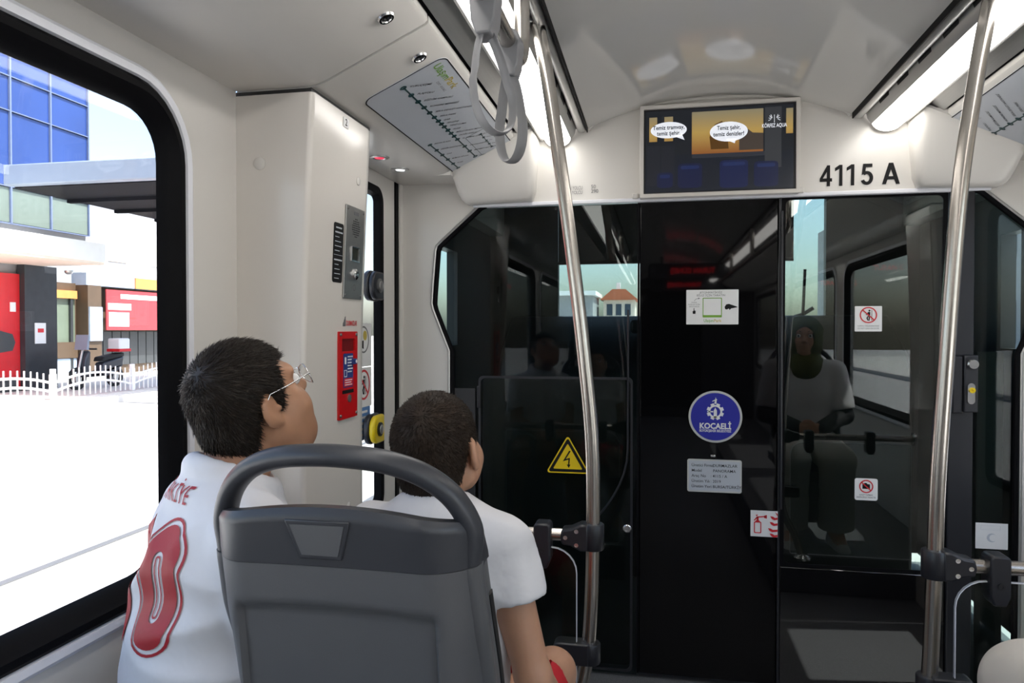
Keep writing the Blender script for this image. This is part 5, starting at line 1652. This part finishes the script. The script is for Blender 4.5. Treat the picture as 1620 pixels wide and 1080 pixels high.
def wrap_print(b, V, F, nm, m, parent, off=0.0022, maxlen=0.012):
    """lay flat lettering (x, z plane) onto the back of a garment"""
    bvh = BVHTree.FromPolygons([tuple(v) for v in V.tolist()], [tuple(f) for f in F.tolist()])
    bm = bmesh.new()
    vs_ = [bm.verts.new(p) for p in b.v]
    for f in b.f:
        try: bm.faces.new([vs_[i] for i in f])
        except ValueError: pass
    for _ in range(7):
        bmesh.ops.triangulate(bm, faces=bm.faces)
        le = [e for e in bm.edges if e.calc_length() > maxlen]
        if not le: break
        bmesh.ops.subdivide_edges(bm, edges=le, cuts=1)
    bmesh.ops.triangulate(bm, faces=bm.faces)
    dead = []
    for v in bm.verts:
        hit, nrm, i, d = bvh.ray_cast(Vector((v.co.x, -0.6, v.co.z)), Vector((0, 1, 0)))
        if hit is None: dead.append(v)
        else: v.co = hit + nrm * (off if nrm.y < 0.2 else -off)
    bmesh.ops.delete(bm, geom=dead, context='VERTS')
    me = bpy.data.meshes.new(nm)
    bm.to_mesh(me)
    bm.free()
    me.shade_smooth()
    me.materials.append(MATS[m])
    o = bpy.data.objects.new(nm, me)
    COL.objects.link(o)
    o.parent = parent
    return o

# ---- boy with glasses in the numbered football shirt
cfg1 = dict(S=1, vox=0.0048, skin='skin_tan', bounds=((-0.42, -0.20, -0.40), (0.32, 0.52, 0.86)),
    torso=[('el', (0, 0.0, 0.10), (0.170, 0.140, 0.12)), ('el', (0, 0.02, 0.22), (0.172, 0.150, 0.14)), ('el', (0, 0.025, 0.36), (0.162, 0.130, 0.14)),
           ('el', (0, 0.020, 0.455), (0.150, 0.098, 0.085)), ('rc', (-0.135, 0.03, 0.485), (0, 0.032, 0.535), 0.058, 0.060), ('rc', (0.135, 0.03, 0.485), (0, 0.032, 0.535), 0.058, 0.060)],
    neck=(0, 0.03, 0.55), neck_r=0.055, head=(0, 0.075, 0.705), head_rot=(math.radians(-10), math.radians(29), 0.0), head_s=1.0, fat=0.006,
    armR=((0.168, 0.03, 0.475), (0.192, 0.09, 0.275), (0.02, 0.25, 0.21), (-0.6, 0.75, -0.15), (-1, 0, 0.2), (0, 0, -1)),
    armL=((-0.168, 0.03, 0.475), (-0.205, 0.07, 0.27), (-0.16, 0.25, 0.21), (-0.2, 0.9, -0.15), (1, 0, 0.2), (0, 0, -1)), arm_r=0.044,
    legR=((0.065, 0.02, 0.095), (-0.13, 0.30, 0.10), (-0.13, 0.29, -0.28), (-0.20, 0.39, -0.315)), legL=((-0.085, 0.0, 0.095), (-0.28, 0.24, 0.10), (-0.28, 0.23, -0.28), (-0.34, 0.33, -0.315)), leg_r=0.070,
    hair=(0.010, 0.016, 13000, 'hair_dark', 0.0009), lift=0.28, jit=0.10, hem=0.03, shirt_g=0.012, sleeve=0.78, shirt='jersey', collar=(0.030, 0.066, 0.014), neckcut=0.01, fold=0.012, seed=4,
    bottoms=dict(g=0.014, long=False, len=0.8, mat='shorts_navy'), shoes='shoe_white')
boy1, shirt1, (V1, F1), W1, R1 = person('boy with glasses and dark hair in a white football shirt, gazing up', (-0.762, 1.125, 0.465), math.radians(40), cfg1)
b = MB()
zero_o = rrect(0.016, 0.104, 0.334, 0.520, 0.043, 8)
zero_i = rrect(0.047, 0.073, 0.372, 0.482, 0.012, 8)
b.ring(zero_o, zero_i, lambda a, c_, d: (a, d, c_), 0, 0) if False else None
n_ = len(zero_o)
b.add([(p[0], 0, p[1]) for p in zero_o] + [(p[0], 0, p[1]) for p in zero_i], [(i, (i + 1) % n_, n_ + (i + 1) % n_, n_ + i) for i in range(n_)])
b.add([(-0.085, 0, 0.318), (-0.035, 0, 0.318), (-0.035, 0, 0.520), (-0.075, 0, 0.520), (-0.12, 0, 0.485), (-0.12, 0, 0.44), (-0.085, 0, 0.465)], [(0, 1, 2, 3, 4, 5, 6)])
wrap_print(b, V1, F1, 'shirt_number', 'jersey_red', shirt1)
b = MB()
for lp, w_ in ((offset_loop(zero_o, 0.011), 0.0045), (offset_loop(zero_i, -0.006), 0.003)):
    li = offset_loop(lp, -w_)
    n_ = len(lp)
    b.add([(p[0], 0, p[1]) for p in lp] + [(p[0], 0, p[1]) for p in li], [(i, (i + 1) % n_, n_ + (i + 1) % n_, n_ + i) for i in range(n_)])
wrap_print(b, V1, F1, 'number_outline', 'jersey_red', shirt1, 0.0018)
b = MB()
v_, f_ = text_geo('TÜRKİYE', 0.034, 0.004, 'CENTER', 1.05)
b.add([(p[0] * 0.80, 0, 0.562 + p[1] * 1.15) for p in v_], f_)
wrap_print(b, V1, F1, 'shirt_name', 'jersey_red', shirt1, 0.0018, 0.006)
# glasses
def G(x, y, z): return tuple(W1(x, y, z))
gl = empty('eyeglasses')
gl.parent = boy1
for q in (-1, 1):
    rim = [G(q * 0.034 + 0.0245 * math.cos(a), 0.108 - 0.25 * abs(0.0245 * math.cos(a) * q + 0.0) ** 1.0 * 0.2 - (0.010 if q * math.cos(a) > 0 else 0) * abs(math.cos(a)), -0.002 + 0.0195 * math.sin(a)) for a in [2 * PI * k / 28 for k in range(28)]]
    MB().tube(rim, 0.0011, 8, closed=True).build('rim', 'glasses_metal', gl, smooth=60)
    MB().add(rim, [tuple(range(28))]).build('lens', 'clear_glass', gl, smooth=0)
    MB().tube([G(q * 0.0585, 0.098, 0.004), G(q * 0.070, 0.090, 0.010), G(q * 0.079, 0.040, 0.016), G(q * 0.082, 0.002, 0.022), G(q * 0.083, -0.015, 0.010), G(q * 0.082, -0.026, -0.008)], 0.0013, 8).build('temple', 'glasses_metal', gl, smooth=60)
MB().tube([G(-0.010, 0.109, 0.002), G(0, 0.112, 0.006), G(0.010, 0.109, 0.002)], 0.0011, 8).build('bridge', 'glasses_metal', gl, smooth=60)

# ---- smaller boy in plain white tee
cfg2 = dict(S=1, vox=0.0048, skin='skin', bounds=((-0.30, -0.17, -0.38), (0.30, 0.55, 0.77)),
    torso=[('el', (0, 0.0, 0.09), (0.130, 0.112, 0.10)), ('el', (0, 0.012, 0.20), (0.122, 0.102, 0.12)), ('el', (0, 0.012, 0.33), (0.126, 0.095, 0.13)),
           ('el', (0, 0.008, 0.415), (0.120, 0.080, 0.075)), ('rc', (-0.106, 0.012, 0.458), (0, 0.012, 0.492), 0.045, 0.049), ('rc', (0.106, 0.012, 0.458), (0, 0.012, 0.492), 0.045, 0.049)],
    neck=(0.0, 0.012, 0.498), neck_r=0.043, head=(-0.005, 0.040, 0.618), head_rot=(math.radians(0), math.radians(16), math.radians(-3)), head_s=0.94,
    armR=((0.128, 0.012, 0.448), (0.182, 0.02, 0.245), (0.205, 0.15, 0.105), (-0.1, 0.9, -0.25), (-1, 0, 0.2), (0, 0, -1)),
    armL=((-0.128, 0.012, 0.448), (-0.165, 0.02, 0.245), (-0.15, 0.16, 0.125), (0.1, 0.9, -0.25), (1, 0, 0.2), (0, 0, -1)), arm_r=0.035,
    legR=((0.065, 0.02, 0.075), (0.115, 0.37, 0.085), (0.105, 0.36, -0.27), (0.105, 0.48, -0.315)), legL=((-0.065, 0.02, 0.075), (-0.145, 0.37, 0.085), (-0.145, 0.36, -0.27), (-0.16, 0.48, -0.315)), leg_r=0.058,
    hair=(0.006, 0.010, 14000, 'hair_brown', 0.0008), lift=0.25, jit=0.09, nape=-0.074, hem=0.03, shirt_g=0.011, sleeve=0.36, shirt='tee', collar=(0.004, 0.050, 0.009), neckcut=-0.01, fold=0.012, seed=9, hand_s=0.75,
    bottoms=dict(g=0.014, long=False, len=0.78, mat='shorts_red'), shoes='shoe_white')
boy2, shirt2, _, W2, R2 = person('smaller boy with short brown hair in a plain white tee on the grey seat', (-0.388, 1.215, 0.468), math.radians(8), cfg2)

# ---- woman on the right-hand seat (seen in the smoked glass; her knee shows at the right edge)
cfg3 = dict(S=1, vox=0.006, skin='skin', bounds=((-0.36, -0.22, -0.43), (0.36, 0.78, 0.92)),
    torso=[('el', (0, 0.0, 0.11), (0.175, 0.135, 0.12)), ('el', (0, 0.01, 0.24), (0.150, 0.115, 0.14)), ('el', (0, 0.015, 0.40), (0.150, 0.115, 0.15)),
           ('el', (0, 0.005, 0.50), (0.145, 0.090, 0.085)), ('rc', (-0.145, 0.01, 0.535), (0, 0.012, 0.575), 0.050, 0.055), ('rc', (0.145, 0.01, 0.535), (0, 0.012, 0.575), 0.050, 0.055)],
    neck=(0, 0.015, 0.60), neck_r=0.050, head=(0, 0.05, 0.745), head_rot=(math.radians(-8), math.radians(2), 0.0), head_s=1.06,
    armR=((0.180, 0.01, 0.525), (0.225, 0.05, 0.27), (0.055, 0.25, 0.205), (-0.9, 0.35, -0.1), (0, 0.3, 1), (-0.3, -0.8, 0)),
    armL=((-0.180, 0.01, 0.525), (-0.225, 0.05, 0.27), (-0.055, 0.25, 0.215), (0.9, 0.35, -0.1), (0, 0.3, 1), (0.3, -0.8, 0)), arm_r=0.044,
    legR=((0.085, 0.03, 0.095), (0.115, 0.52, 0.075), (0.115, 0.47, -0.33), (0.13, 0.60, -0.375)), legL=((-0.085, 0.03, 0.095), (-0.115, 0.52, 0.075), (-0.12, 0.47, -0.33), (-0.13, 0.60, -0.375)), leg_r=0.072,
    hem=0.10, shirt_g=0.016, sleeve=0.86, shirt='tee', neckcut=0.0, fold=0.005, seed=2, hand_s=0.95,
    bottoms=dict(g=0.016, long=True, mat='cream_cloth'), shoes='shoe_white')
woman, shirt3, _, W3, R3 = person('woman in olive headscarf, white top and cream trousers reflected in the glass', (0.885, 1.085, 0.515), math.radians(-4), cfg3)
c0 = np.array(cfg3['head'])
H = SDF(c0 - (0.22, 0.20, 0.30), c0 + (0.22, 0.22, 0.19), 0.005)
E3 = lambda p, r: ('el', W3(*p), tuple(np.array(r) * 1.06), R3)
H.add(E3((0, -0.010, 0.026), (0.099, 0.104, 0.096)), 0.02)
H.add(E3((0, 0.006, -0.045), (0.096, 0.088, 0.085)), 0.03)
H.add(('el', tuple(c0 + (0, -0.03, -0.165)), (0.115, 0.10, 0.075)), 0.04)
H.add(('el', tuple(c0 + (0, 0.03, -0.190)), (0.085, 0.09, 0.085)), 0.04)
H.sub(E3((0, 0.105, -0.018), (0.056, 0.060, 0.082)), 0.012)
H.warp(folds(0.006, 21))
Vh, Fh = H.mesh()
np_mesh('headscarf', Vh, Fh, 'olive_cloth', woman, 1)
for arm in (cfg3['armR'], cfg3['armL']):
    s0, e0, w0 = [np.array(x) for x in arm[:3]]
    A = SDF(np.minimum(np.minimum(s0, e0), w0) - 0.1, np.maximum(np.maximum(s0, e0), w0) + 0.1, 0.005)
    A.add(('rc', tuple(s0 + (e0 - s0) * 0.6), tuple(e0), 0.051, 0.050), 0.02)
    A.add(('rc', tuple(e0), tuple(e0 + (w0 - e0) * 0.93), 0.050, 0.042), 0.02)
    A.warp(folds(0.004, 31))
    Va, Fa = A.mesh()
    np_mesh('long_sleeve', Va, Fa, 'black_cloth', woman, 1)
# ================================================================== OUTSIDE
mat('asphalt', (0.42, 0.41, 0.40), 0.9, var=0.08, vscale=3)
mat('paving', (0.62, 0.60, 0.57), 0.9, var=0.06, vscale=4)
mat('wall_white', (0.80, 0.80, 0.79), 0.8, var=0.03)
mat('wall_cream', (0.72, 0.62, 0.52), 0.8, var=0.04)
mat('wall_grey', (0.30, 0.30, 0.31), 0.8, var=0.05)
mat('wall_pale_green', (0.15, 0.19, 0.165), 0.6, var=0.03)  # reflection of a greenish building, put into the lower glass colour
mat('stone_black', (0.028, 0.030, 0.036), 0.35, var=0.15)
mat('facade_blue', (0.030, 0.065, 0.24), 0.10, spec=0.4, var=0.12, vscale=0.5)
mat('mullion', (0.16, 0.20, 0.32), 0.4)
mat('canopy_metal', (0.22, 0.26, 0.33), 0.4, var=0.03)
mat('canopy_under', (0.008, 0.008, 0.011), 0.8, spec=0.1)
mat('sign_red', (0.62, 0.012, 0.02), 0.5)
mat('banner_pink', (0.42, 0.045, 0.055), 0.6)
mat('shop_brown', (0.10, 0.065, 0.04), 0.6)
mat('shop_dark', (0.045, 0.05, 0.055), 0.3)
mat('shop_green', (0.16, 0.20, 0.15), 0.4)
mat('orange', (0.65, 0.28, 0.08), 0.7)
mat('pillar_blue', (0.40, 0.50, 0.66), 0.6)
mat('fence_white', (0.80, 0.80, 0.80), 0.5)
mat('leaf', (0.03, 0.075, 0.015), 0.7, var=0.4, vscale=8)
mat('bark', (0.08, 0.05, 0.03), 0.9)
mat('roof_tile', (0.45, 0.13, 0.06), 0.8, var=0.15, vscale=8)
mat('scooter_body', (0.03, 0.035, 0.045), 0.3)
mat('tyre', (0.015, 0.015, 0.015), 0.8)
mat('window_dark', (0.05, 0.07, 0.10), 0.1)

g = tag(empty('ground'), kind='structure')
MB().box(-80, 80, -60, 200, -0.45, -0.36).build('street_surface', 'asphalt', g)
MB().box(-30, -12.4, -40, 80, -0.36, -0.20).build('pavement', 'paving', g)
MB().box(-12.4, -12.15, -40, 80, -0.36, -0.21).build('kerb', 'paving', g)
MB().box(8.0, 30, -40, 80, -0.36, -0.22).build('pavement', 'paving', g)
for x in (-4.2, -2.75): MB().box(x - 0.035, x + 0.035, -40, 80, -0.36, -0.352).build('rail', 'alu_dark', g)

def facade(t, x, y0, y1, z0, z1, m, depth=0.4, name='wall'):
    ox, oy, oz = t.location
    return MB().box(x - depth - ox, x - ox, y0 - oy, y1 - oy, z0 - oz, z1 - oz).build(name, m, t)

# office block with blue glass front
t = thing('office_building', 'office block with blue glass curtain wall at the left edge of the window view', 'building', (-15.5, 10.0, -0.2))
ox, oy, oz = t.location
MB().box(-10, -0.08, -6, 6.22, 0.0, 3.6).build('core', 'wall_grey', t)
MB().box(-10, -0.08, -6, 7.53, 3.6, 14).build('core', 'wall_grey', t)
ys = [1.0, 3.0, 5.05, 6.25, 7.53]
zs = [4.10, 5.0, 6.84, 7.68, 9.4, 11.4, 13.4]
for i in range(len(ys) - 1):
    for j in range(len(zs) - 1):
        low_ = j == 0
        MB().box(-0.06, 0.0, ys[i] + 0.03, ys[i + 1] - 0.03, zs[j] + 0.03, zs[j + 1] - 0.03).build('glass_panel', 'wall_pale_green' if low_ else 'facade_blue', t)
for y in ys: MB().box(-0.06, 0.05, y - 0.02, y + 0.02, zs[0], zs[-1]).build('mullion', 'mullion', t)
for z in zs: MB().box(-0.06, 0.04, ys[0], ys[-1], z - 0.012, z + 0.012).build('transom', 'mullion', t)
MB().box(-0.2, 2.0, -5, 5.78, 3.12, 3.62).build('overhang', 'wall_cream', t)
MB().box(-0.05, 2.02, -5, 5.80, 3.18, 3.64).build('overhang_fascia', 'wall_white', t)
MB().box(-0.02, 0.06, -3, 5.23, 0.05, 2.88).build('shop_front', 'sign_red', t)
MB().box(-0.02, 0.20, 5.24, 6.22, 0.0, 3.12).build('black_column', 'stone_black', t)
MB().box(-0.02, 0.10, 3.0, 5.10, 0.0, 0.35).build('shop_plinth', 'shop_dark', t)
MB().box(0.06, 0.08, 4.95, 5.10, 1.95, 2.18).build('shop_lettering', 'print_white', t)
MB().prism([(4.6, 0.95), (5.0, 1.0), (5.08, 1.2), (5.0, 1.4), (4.6, 1.5)], YZX, 0.06, 0.08).build('shop_poster', 'shop_dark', t)
MB().box(0.20, 0.215, 5.52, 5.85, 1.16, 1.68).build('column_notice', 'print_white', t)
MB().box(0.215, 0.22, 5.60, 5.78, 1.44, 1.54).build('notice_print', 'print_red', t)
MB().lathe([(0.10, 0), (0.10, 0.05), (0.05, 0.1)], (1.0, 5.75, 3.0), (0, 0.1, -1)).build('canopy_lamp', 'alu', t)

# street canopy with dark underside
t = thing('street_canopy', 'pale blue metal canopy beam with dark underside crossing the window view', 'canopy', (-12.5, 14.0, -0.2))
MB().box(-1.95, 2.6, -0.15, 0.10, 4.76, 5.22).build('beam', 'canopy_metal', t, bevel=0.03)
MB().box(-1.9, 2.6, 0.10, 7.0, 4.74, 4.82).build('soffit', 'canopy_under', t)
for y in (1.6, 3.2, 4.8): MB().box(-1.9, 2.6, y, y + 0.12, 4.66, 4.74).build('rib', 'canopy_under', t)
MB().cyl((2.35, 0.4, 0.0), (2.35, 0.4, 4.75), 0.10, 16).build('post', 'canopy_metal', t)

# white building behind, stepping above the shops
t = thing('white_building', 'plain white rendered building behind the low shops', 'building', (-22.6, 25, -0.2))
MB().box(-6, 0, 0.2, 18, 0, 6.7).build('wall', 'wall_white', t)
MB().box(-6.1, 0.1, 0.1, 18.1, 6.7, 6.86).build('parapet', 'wall_grey', t)
for k in range(4):
    MB().box(-0.02, 0.04, 1.6 + 2.6 * k, 2.7 + 2.6 * k, 4.4, 5.4).build('window', 'wall_cream', t)

# low shops with banner
t = thing('shop_row', 'low shop row with brown pillar and red banner across the street', 'shop', (-18.0, 21.5, -0.2))
MB().box(-4, -0.35, -3.9, 9, 0, 3.0).build('wall', 'shop_brown', t)
MB().box(-0.5, 0.05, -1.30, 9, 2.95, 3.35).build('parapet', 'pillar_blue', t)
MB().box(0.05, 0.10, 0.9, 3.0, 2.95, 3.32).build('parapet_panel', 'orange', t)
MB().box(-0.4, 0.10, -1.30, -0.72, 0.0, 2.95).build('pillar', 'shop_brown', t)
MB().box(0.10, 0.16, -1.28, -0.74, 1.15, 2.25).build('pillar_panel', 'pillar_blue', t)
MB().box(-0.36, -0.30, -3.9, -1.4, 0.55, 2.5).build('shop_window', 'shop_green', t)
MB().box(-0.30, -0.24, -3.9, -1.4, 0.0, 0.60).build('shop_base', 'pillar_blue', t)
MB().box(-0.30, -0.20, -3.9, -1.4, 0.62, 1.12).build('counter', 'shop_brown', t)
MB().box(-0.34, -0.2, -3.9, -1.4, 2.5, 2.75).build('shop_sign', 'orange', t)
for y in (-3.8, -2.7, -1.6): MB().box(-0.30, -0.22, y - 0.05, y + 0.05, 0.0, 2.5).build('shop_mullion', 'shop_dark', t)
for k in range(9): MB().box(-0.36, -0.30, -0.60 + 0.42 * k, -0.60 + 0.42 * k + 0.38, 0.3, 1.45).build('shutter_panel', 'shop_dark', t)
bn = MB().box(0.10, 0.14, -0.55, 4.2, 1.50, 2.85).build('banner', 'banner_pink', t)
MB().box(0.14, 0.15, 0.1, 2.8, 2.56, 2.72).build('banner_strip', 'print_white', t)
MB().box(0.14, 0.15, -0.45, 0.5, 1.62, 2.1).build('banner_picture', 'print_grey', t)
MB().box(0.14, 0.15, -0.48, 0.6, 2.18, 2.4).build('banner_strip', 'print_white', t)

# scooter behind the fence
t = thing('motor_scooter', 'dark motor scooter with white top box parked behind the white fence', 'scooter', (-14.3, 16.4, -0.2))
for y in (-0.65, 0.65):
    MB().tube([(0, y + 0.24 * math.cos(a), 0.27 + 0.24 * math.sin(a)) for a in [2 * PI * k / 24 for k in range(24)]], 0.055, 8, closed=True).build('tyre', 'tyre', t)
    MB().cyl((-0.05, y, 0.27), (0.05, y, 0.27), 0.10, 14).build('hub', 'alu', t)
MB().prism([(-0.55, 0.30), (-0.50, 0.75), (-0.40, 0.98), (-0.32, 0.96), (-0.36, 0.45), (0.02, 0.38), (0.12, 0.66), (0.85, 0.80), (0.82, 0.55), (0.45, 0.30)], YZX, -0.14, 0.14).build('bodywork', 'scooter_body', t, bevel=0.04)
MB().prism([(0.05, 0.68), (0.85, 0.80), (0.84, 0.90), (0.10, 0.80)], YZX, -0.15, 0.15).build('saddle', 'tyre', t, bevel=0.03)
MB().tube([(-0.32, -0.34, 1.02), (0, -0.40, 1.02), (0.32, -0.34, 1.02)], 0.022, 8).build('handlebar', 'tyre', t)
MB().prism([(-0.52, 1.0), (-0.46, 1.38), (-0.42, 1.38), (-0.44, 1.0)], YZX, -0.18, 0.18).build('windshield', 'canopy_metal', t)
MB().box(-0.19, 0.19, 0.62, 1.02, 0.92, 1.28).build('top_box', 'print_white', t, bevel=0.04)
MB().box(-0.20, 0.20, 0.60, 1.04, 0.92, 1.0).build('box_stripe', 'sign_red', t, bevel=0.01)
MB().tube([(0, -0.65, 0.27), (0, -0.45, 1.0)], 0.03, 8).build('fork', 'alu', t)

# white fence with wave shaped rails
fp = [(11.02 + 2.42 * k) for k in range(4)]
for k in range(len(fp) - 1):
    y0, y1 = fp[k], fp[k + 1]
    t = thing('fence_panel', ['white wavy fence section at the window\'s left edge before the red shop front', 'white wavy fence section below the black column with the notice', 'white wavy fence section in front of the scooter'][k], 'fence', (-12.8, (y0 + y1) / 2, -0.20), group='street fence sections')
    hl = (y1 - y0) / 2
    arcz = lambda s, b: b + 0.16 * (1 - s * s)
    for bz in (0.17, 0.36):
        MB().tube([(0, s * (hl - 0.05), arcz(s, bz)) for s in [-1 + 0.1 * q for q in range(21)]], 0.026, 8).build('rail', 'fence_white', t)
    for q in range(15):
        s = -0.93 + 1.86 * q / 14
        MB().cyl((0, s * hl, 0.03), (0, s * hl, arcz(s, 0.52)), 0.016, 8).build('bar', 'fence_white', t)
    MB().box(-0.045, 0.045, hl - 0.045, hl + 0.045, 0.0, 0.66).build('post', 'fence_white', t, bevel=0.01)

# added ahead of the cab for a red-roofed house mirrored in the glass
t = thing('red_roof_house', 'pale house with a red tiled roof seen through the cab windscreen', 'house', (-4.6, 90.0, -0.3))
MB().box(-1.9, 1.9, 0, 8, 0, 5.3).build('wall', 'wall_cream', t)
MB().prism([(-2.3, 5.3), (2.3, 5.3), (0.8, 6.6), (-0.8, 6.6)], XZY, -0.5, 8.5).build('roof', 'roof_tile', t)
for k in range(3): MB().box(-1.5 + 1.1 * k, -0.8 + 1.1 * k, -0.05, 0.02, 3.4, 4.8).build('window', 'window_dark', t)
MB().box(-0.5, 0.0, 3, 3.6, 6.2, 7.6).build('chimney', 'wall_white', t)
t = thing('grey_villa', 'grey flat roofed building beside the red roofed house ahead', 'building', (-9.5, 84.0, -0.3))
MB().box(-4, 2.2, 0, 9, 0, 5.6).build('wall', 'wall_grey', t)  # added with the house for the same mirrored view
MB().box(-4.2, 2.6, -0.8, 9.3, 5.6, 6.1).build('roof_slab', 'wall_white', t)

# street on the right-hand side (mostly seen as a reflection)
t = thing('shaded_building', 'shaded street building beyond the right-hand windows', 'building', (13.0, 4.0, -0.22))
MB().box(0, 8, -5.0, 60, 0, 9.5).build('wall', 'wall_grey', t)  # stretched far ahead to darken the right cab window
for j in range(2):
    for k in range(12):
        MB().box(-0.05, 0.02, -4 + 3 * k, -2.2 + 3 * k, 1.0 + 3.3 * j, 2.6 + 3.3 * j).build('window', 'window_dark', t)
def tree(x, y, h, lb, seed):
    t = thing('street_tree', lb, 'tree', (x, y, -0.22), group='street trees')
    r = np.random.default_rng(seed)
    MB().tube([(0, 0, 0), (0.05, 0, h * 0.3), (0, 0.05, h * 0.6)], [0.12, 0.09, 0.05], 10).build('trunk', 'bark', t)
    b = MB()
    n = 2600
    d = r.normal(0, 1, (n, 3))
    d /= np.linalg.norm(d, axis=1)[:, None]
    rad = r.random(n) ** 0.4
    for i in range(n):
        c = Vector(d[i] * rad[i] * np.array((1.5, 1.5, h * 0.30))) + Vector((0, 0, h * 0.68))
        a = Vector(r.normal(0, 1, 3)).normalized() * 0.13
        e = Vector(r.normal(0, 1, 3)).normalized() * 0.09
        b.add([c - a, c + e, c + a, c - e], [(0, 1, 2, 3)])
    tag(b.build('foliage', 'leaf', t, smooth=0, recalc=False), kind='stuff')
tree(8.8, 3.4, 5.0, 'leafy green street tree beyond the right-hand windows', 1)
tree(8.9, 7.5, 5.6, 'taller leafy green street tree further ahead on the right', 2)
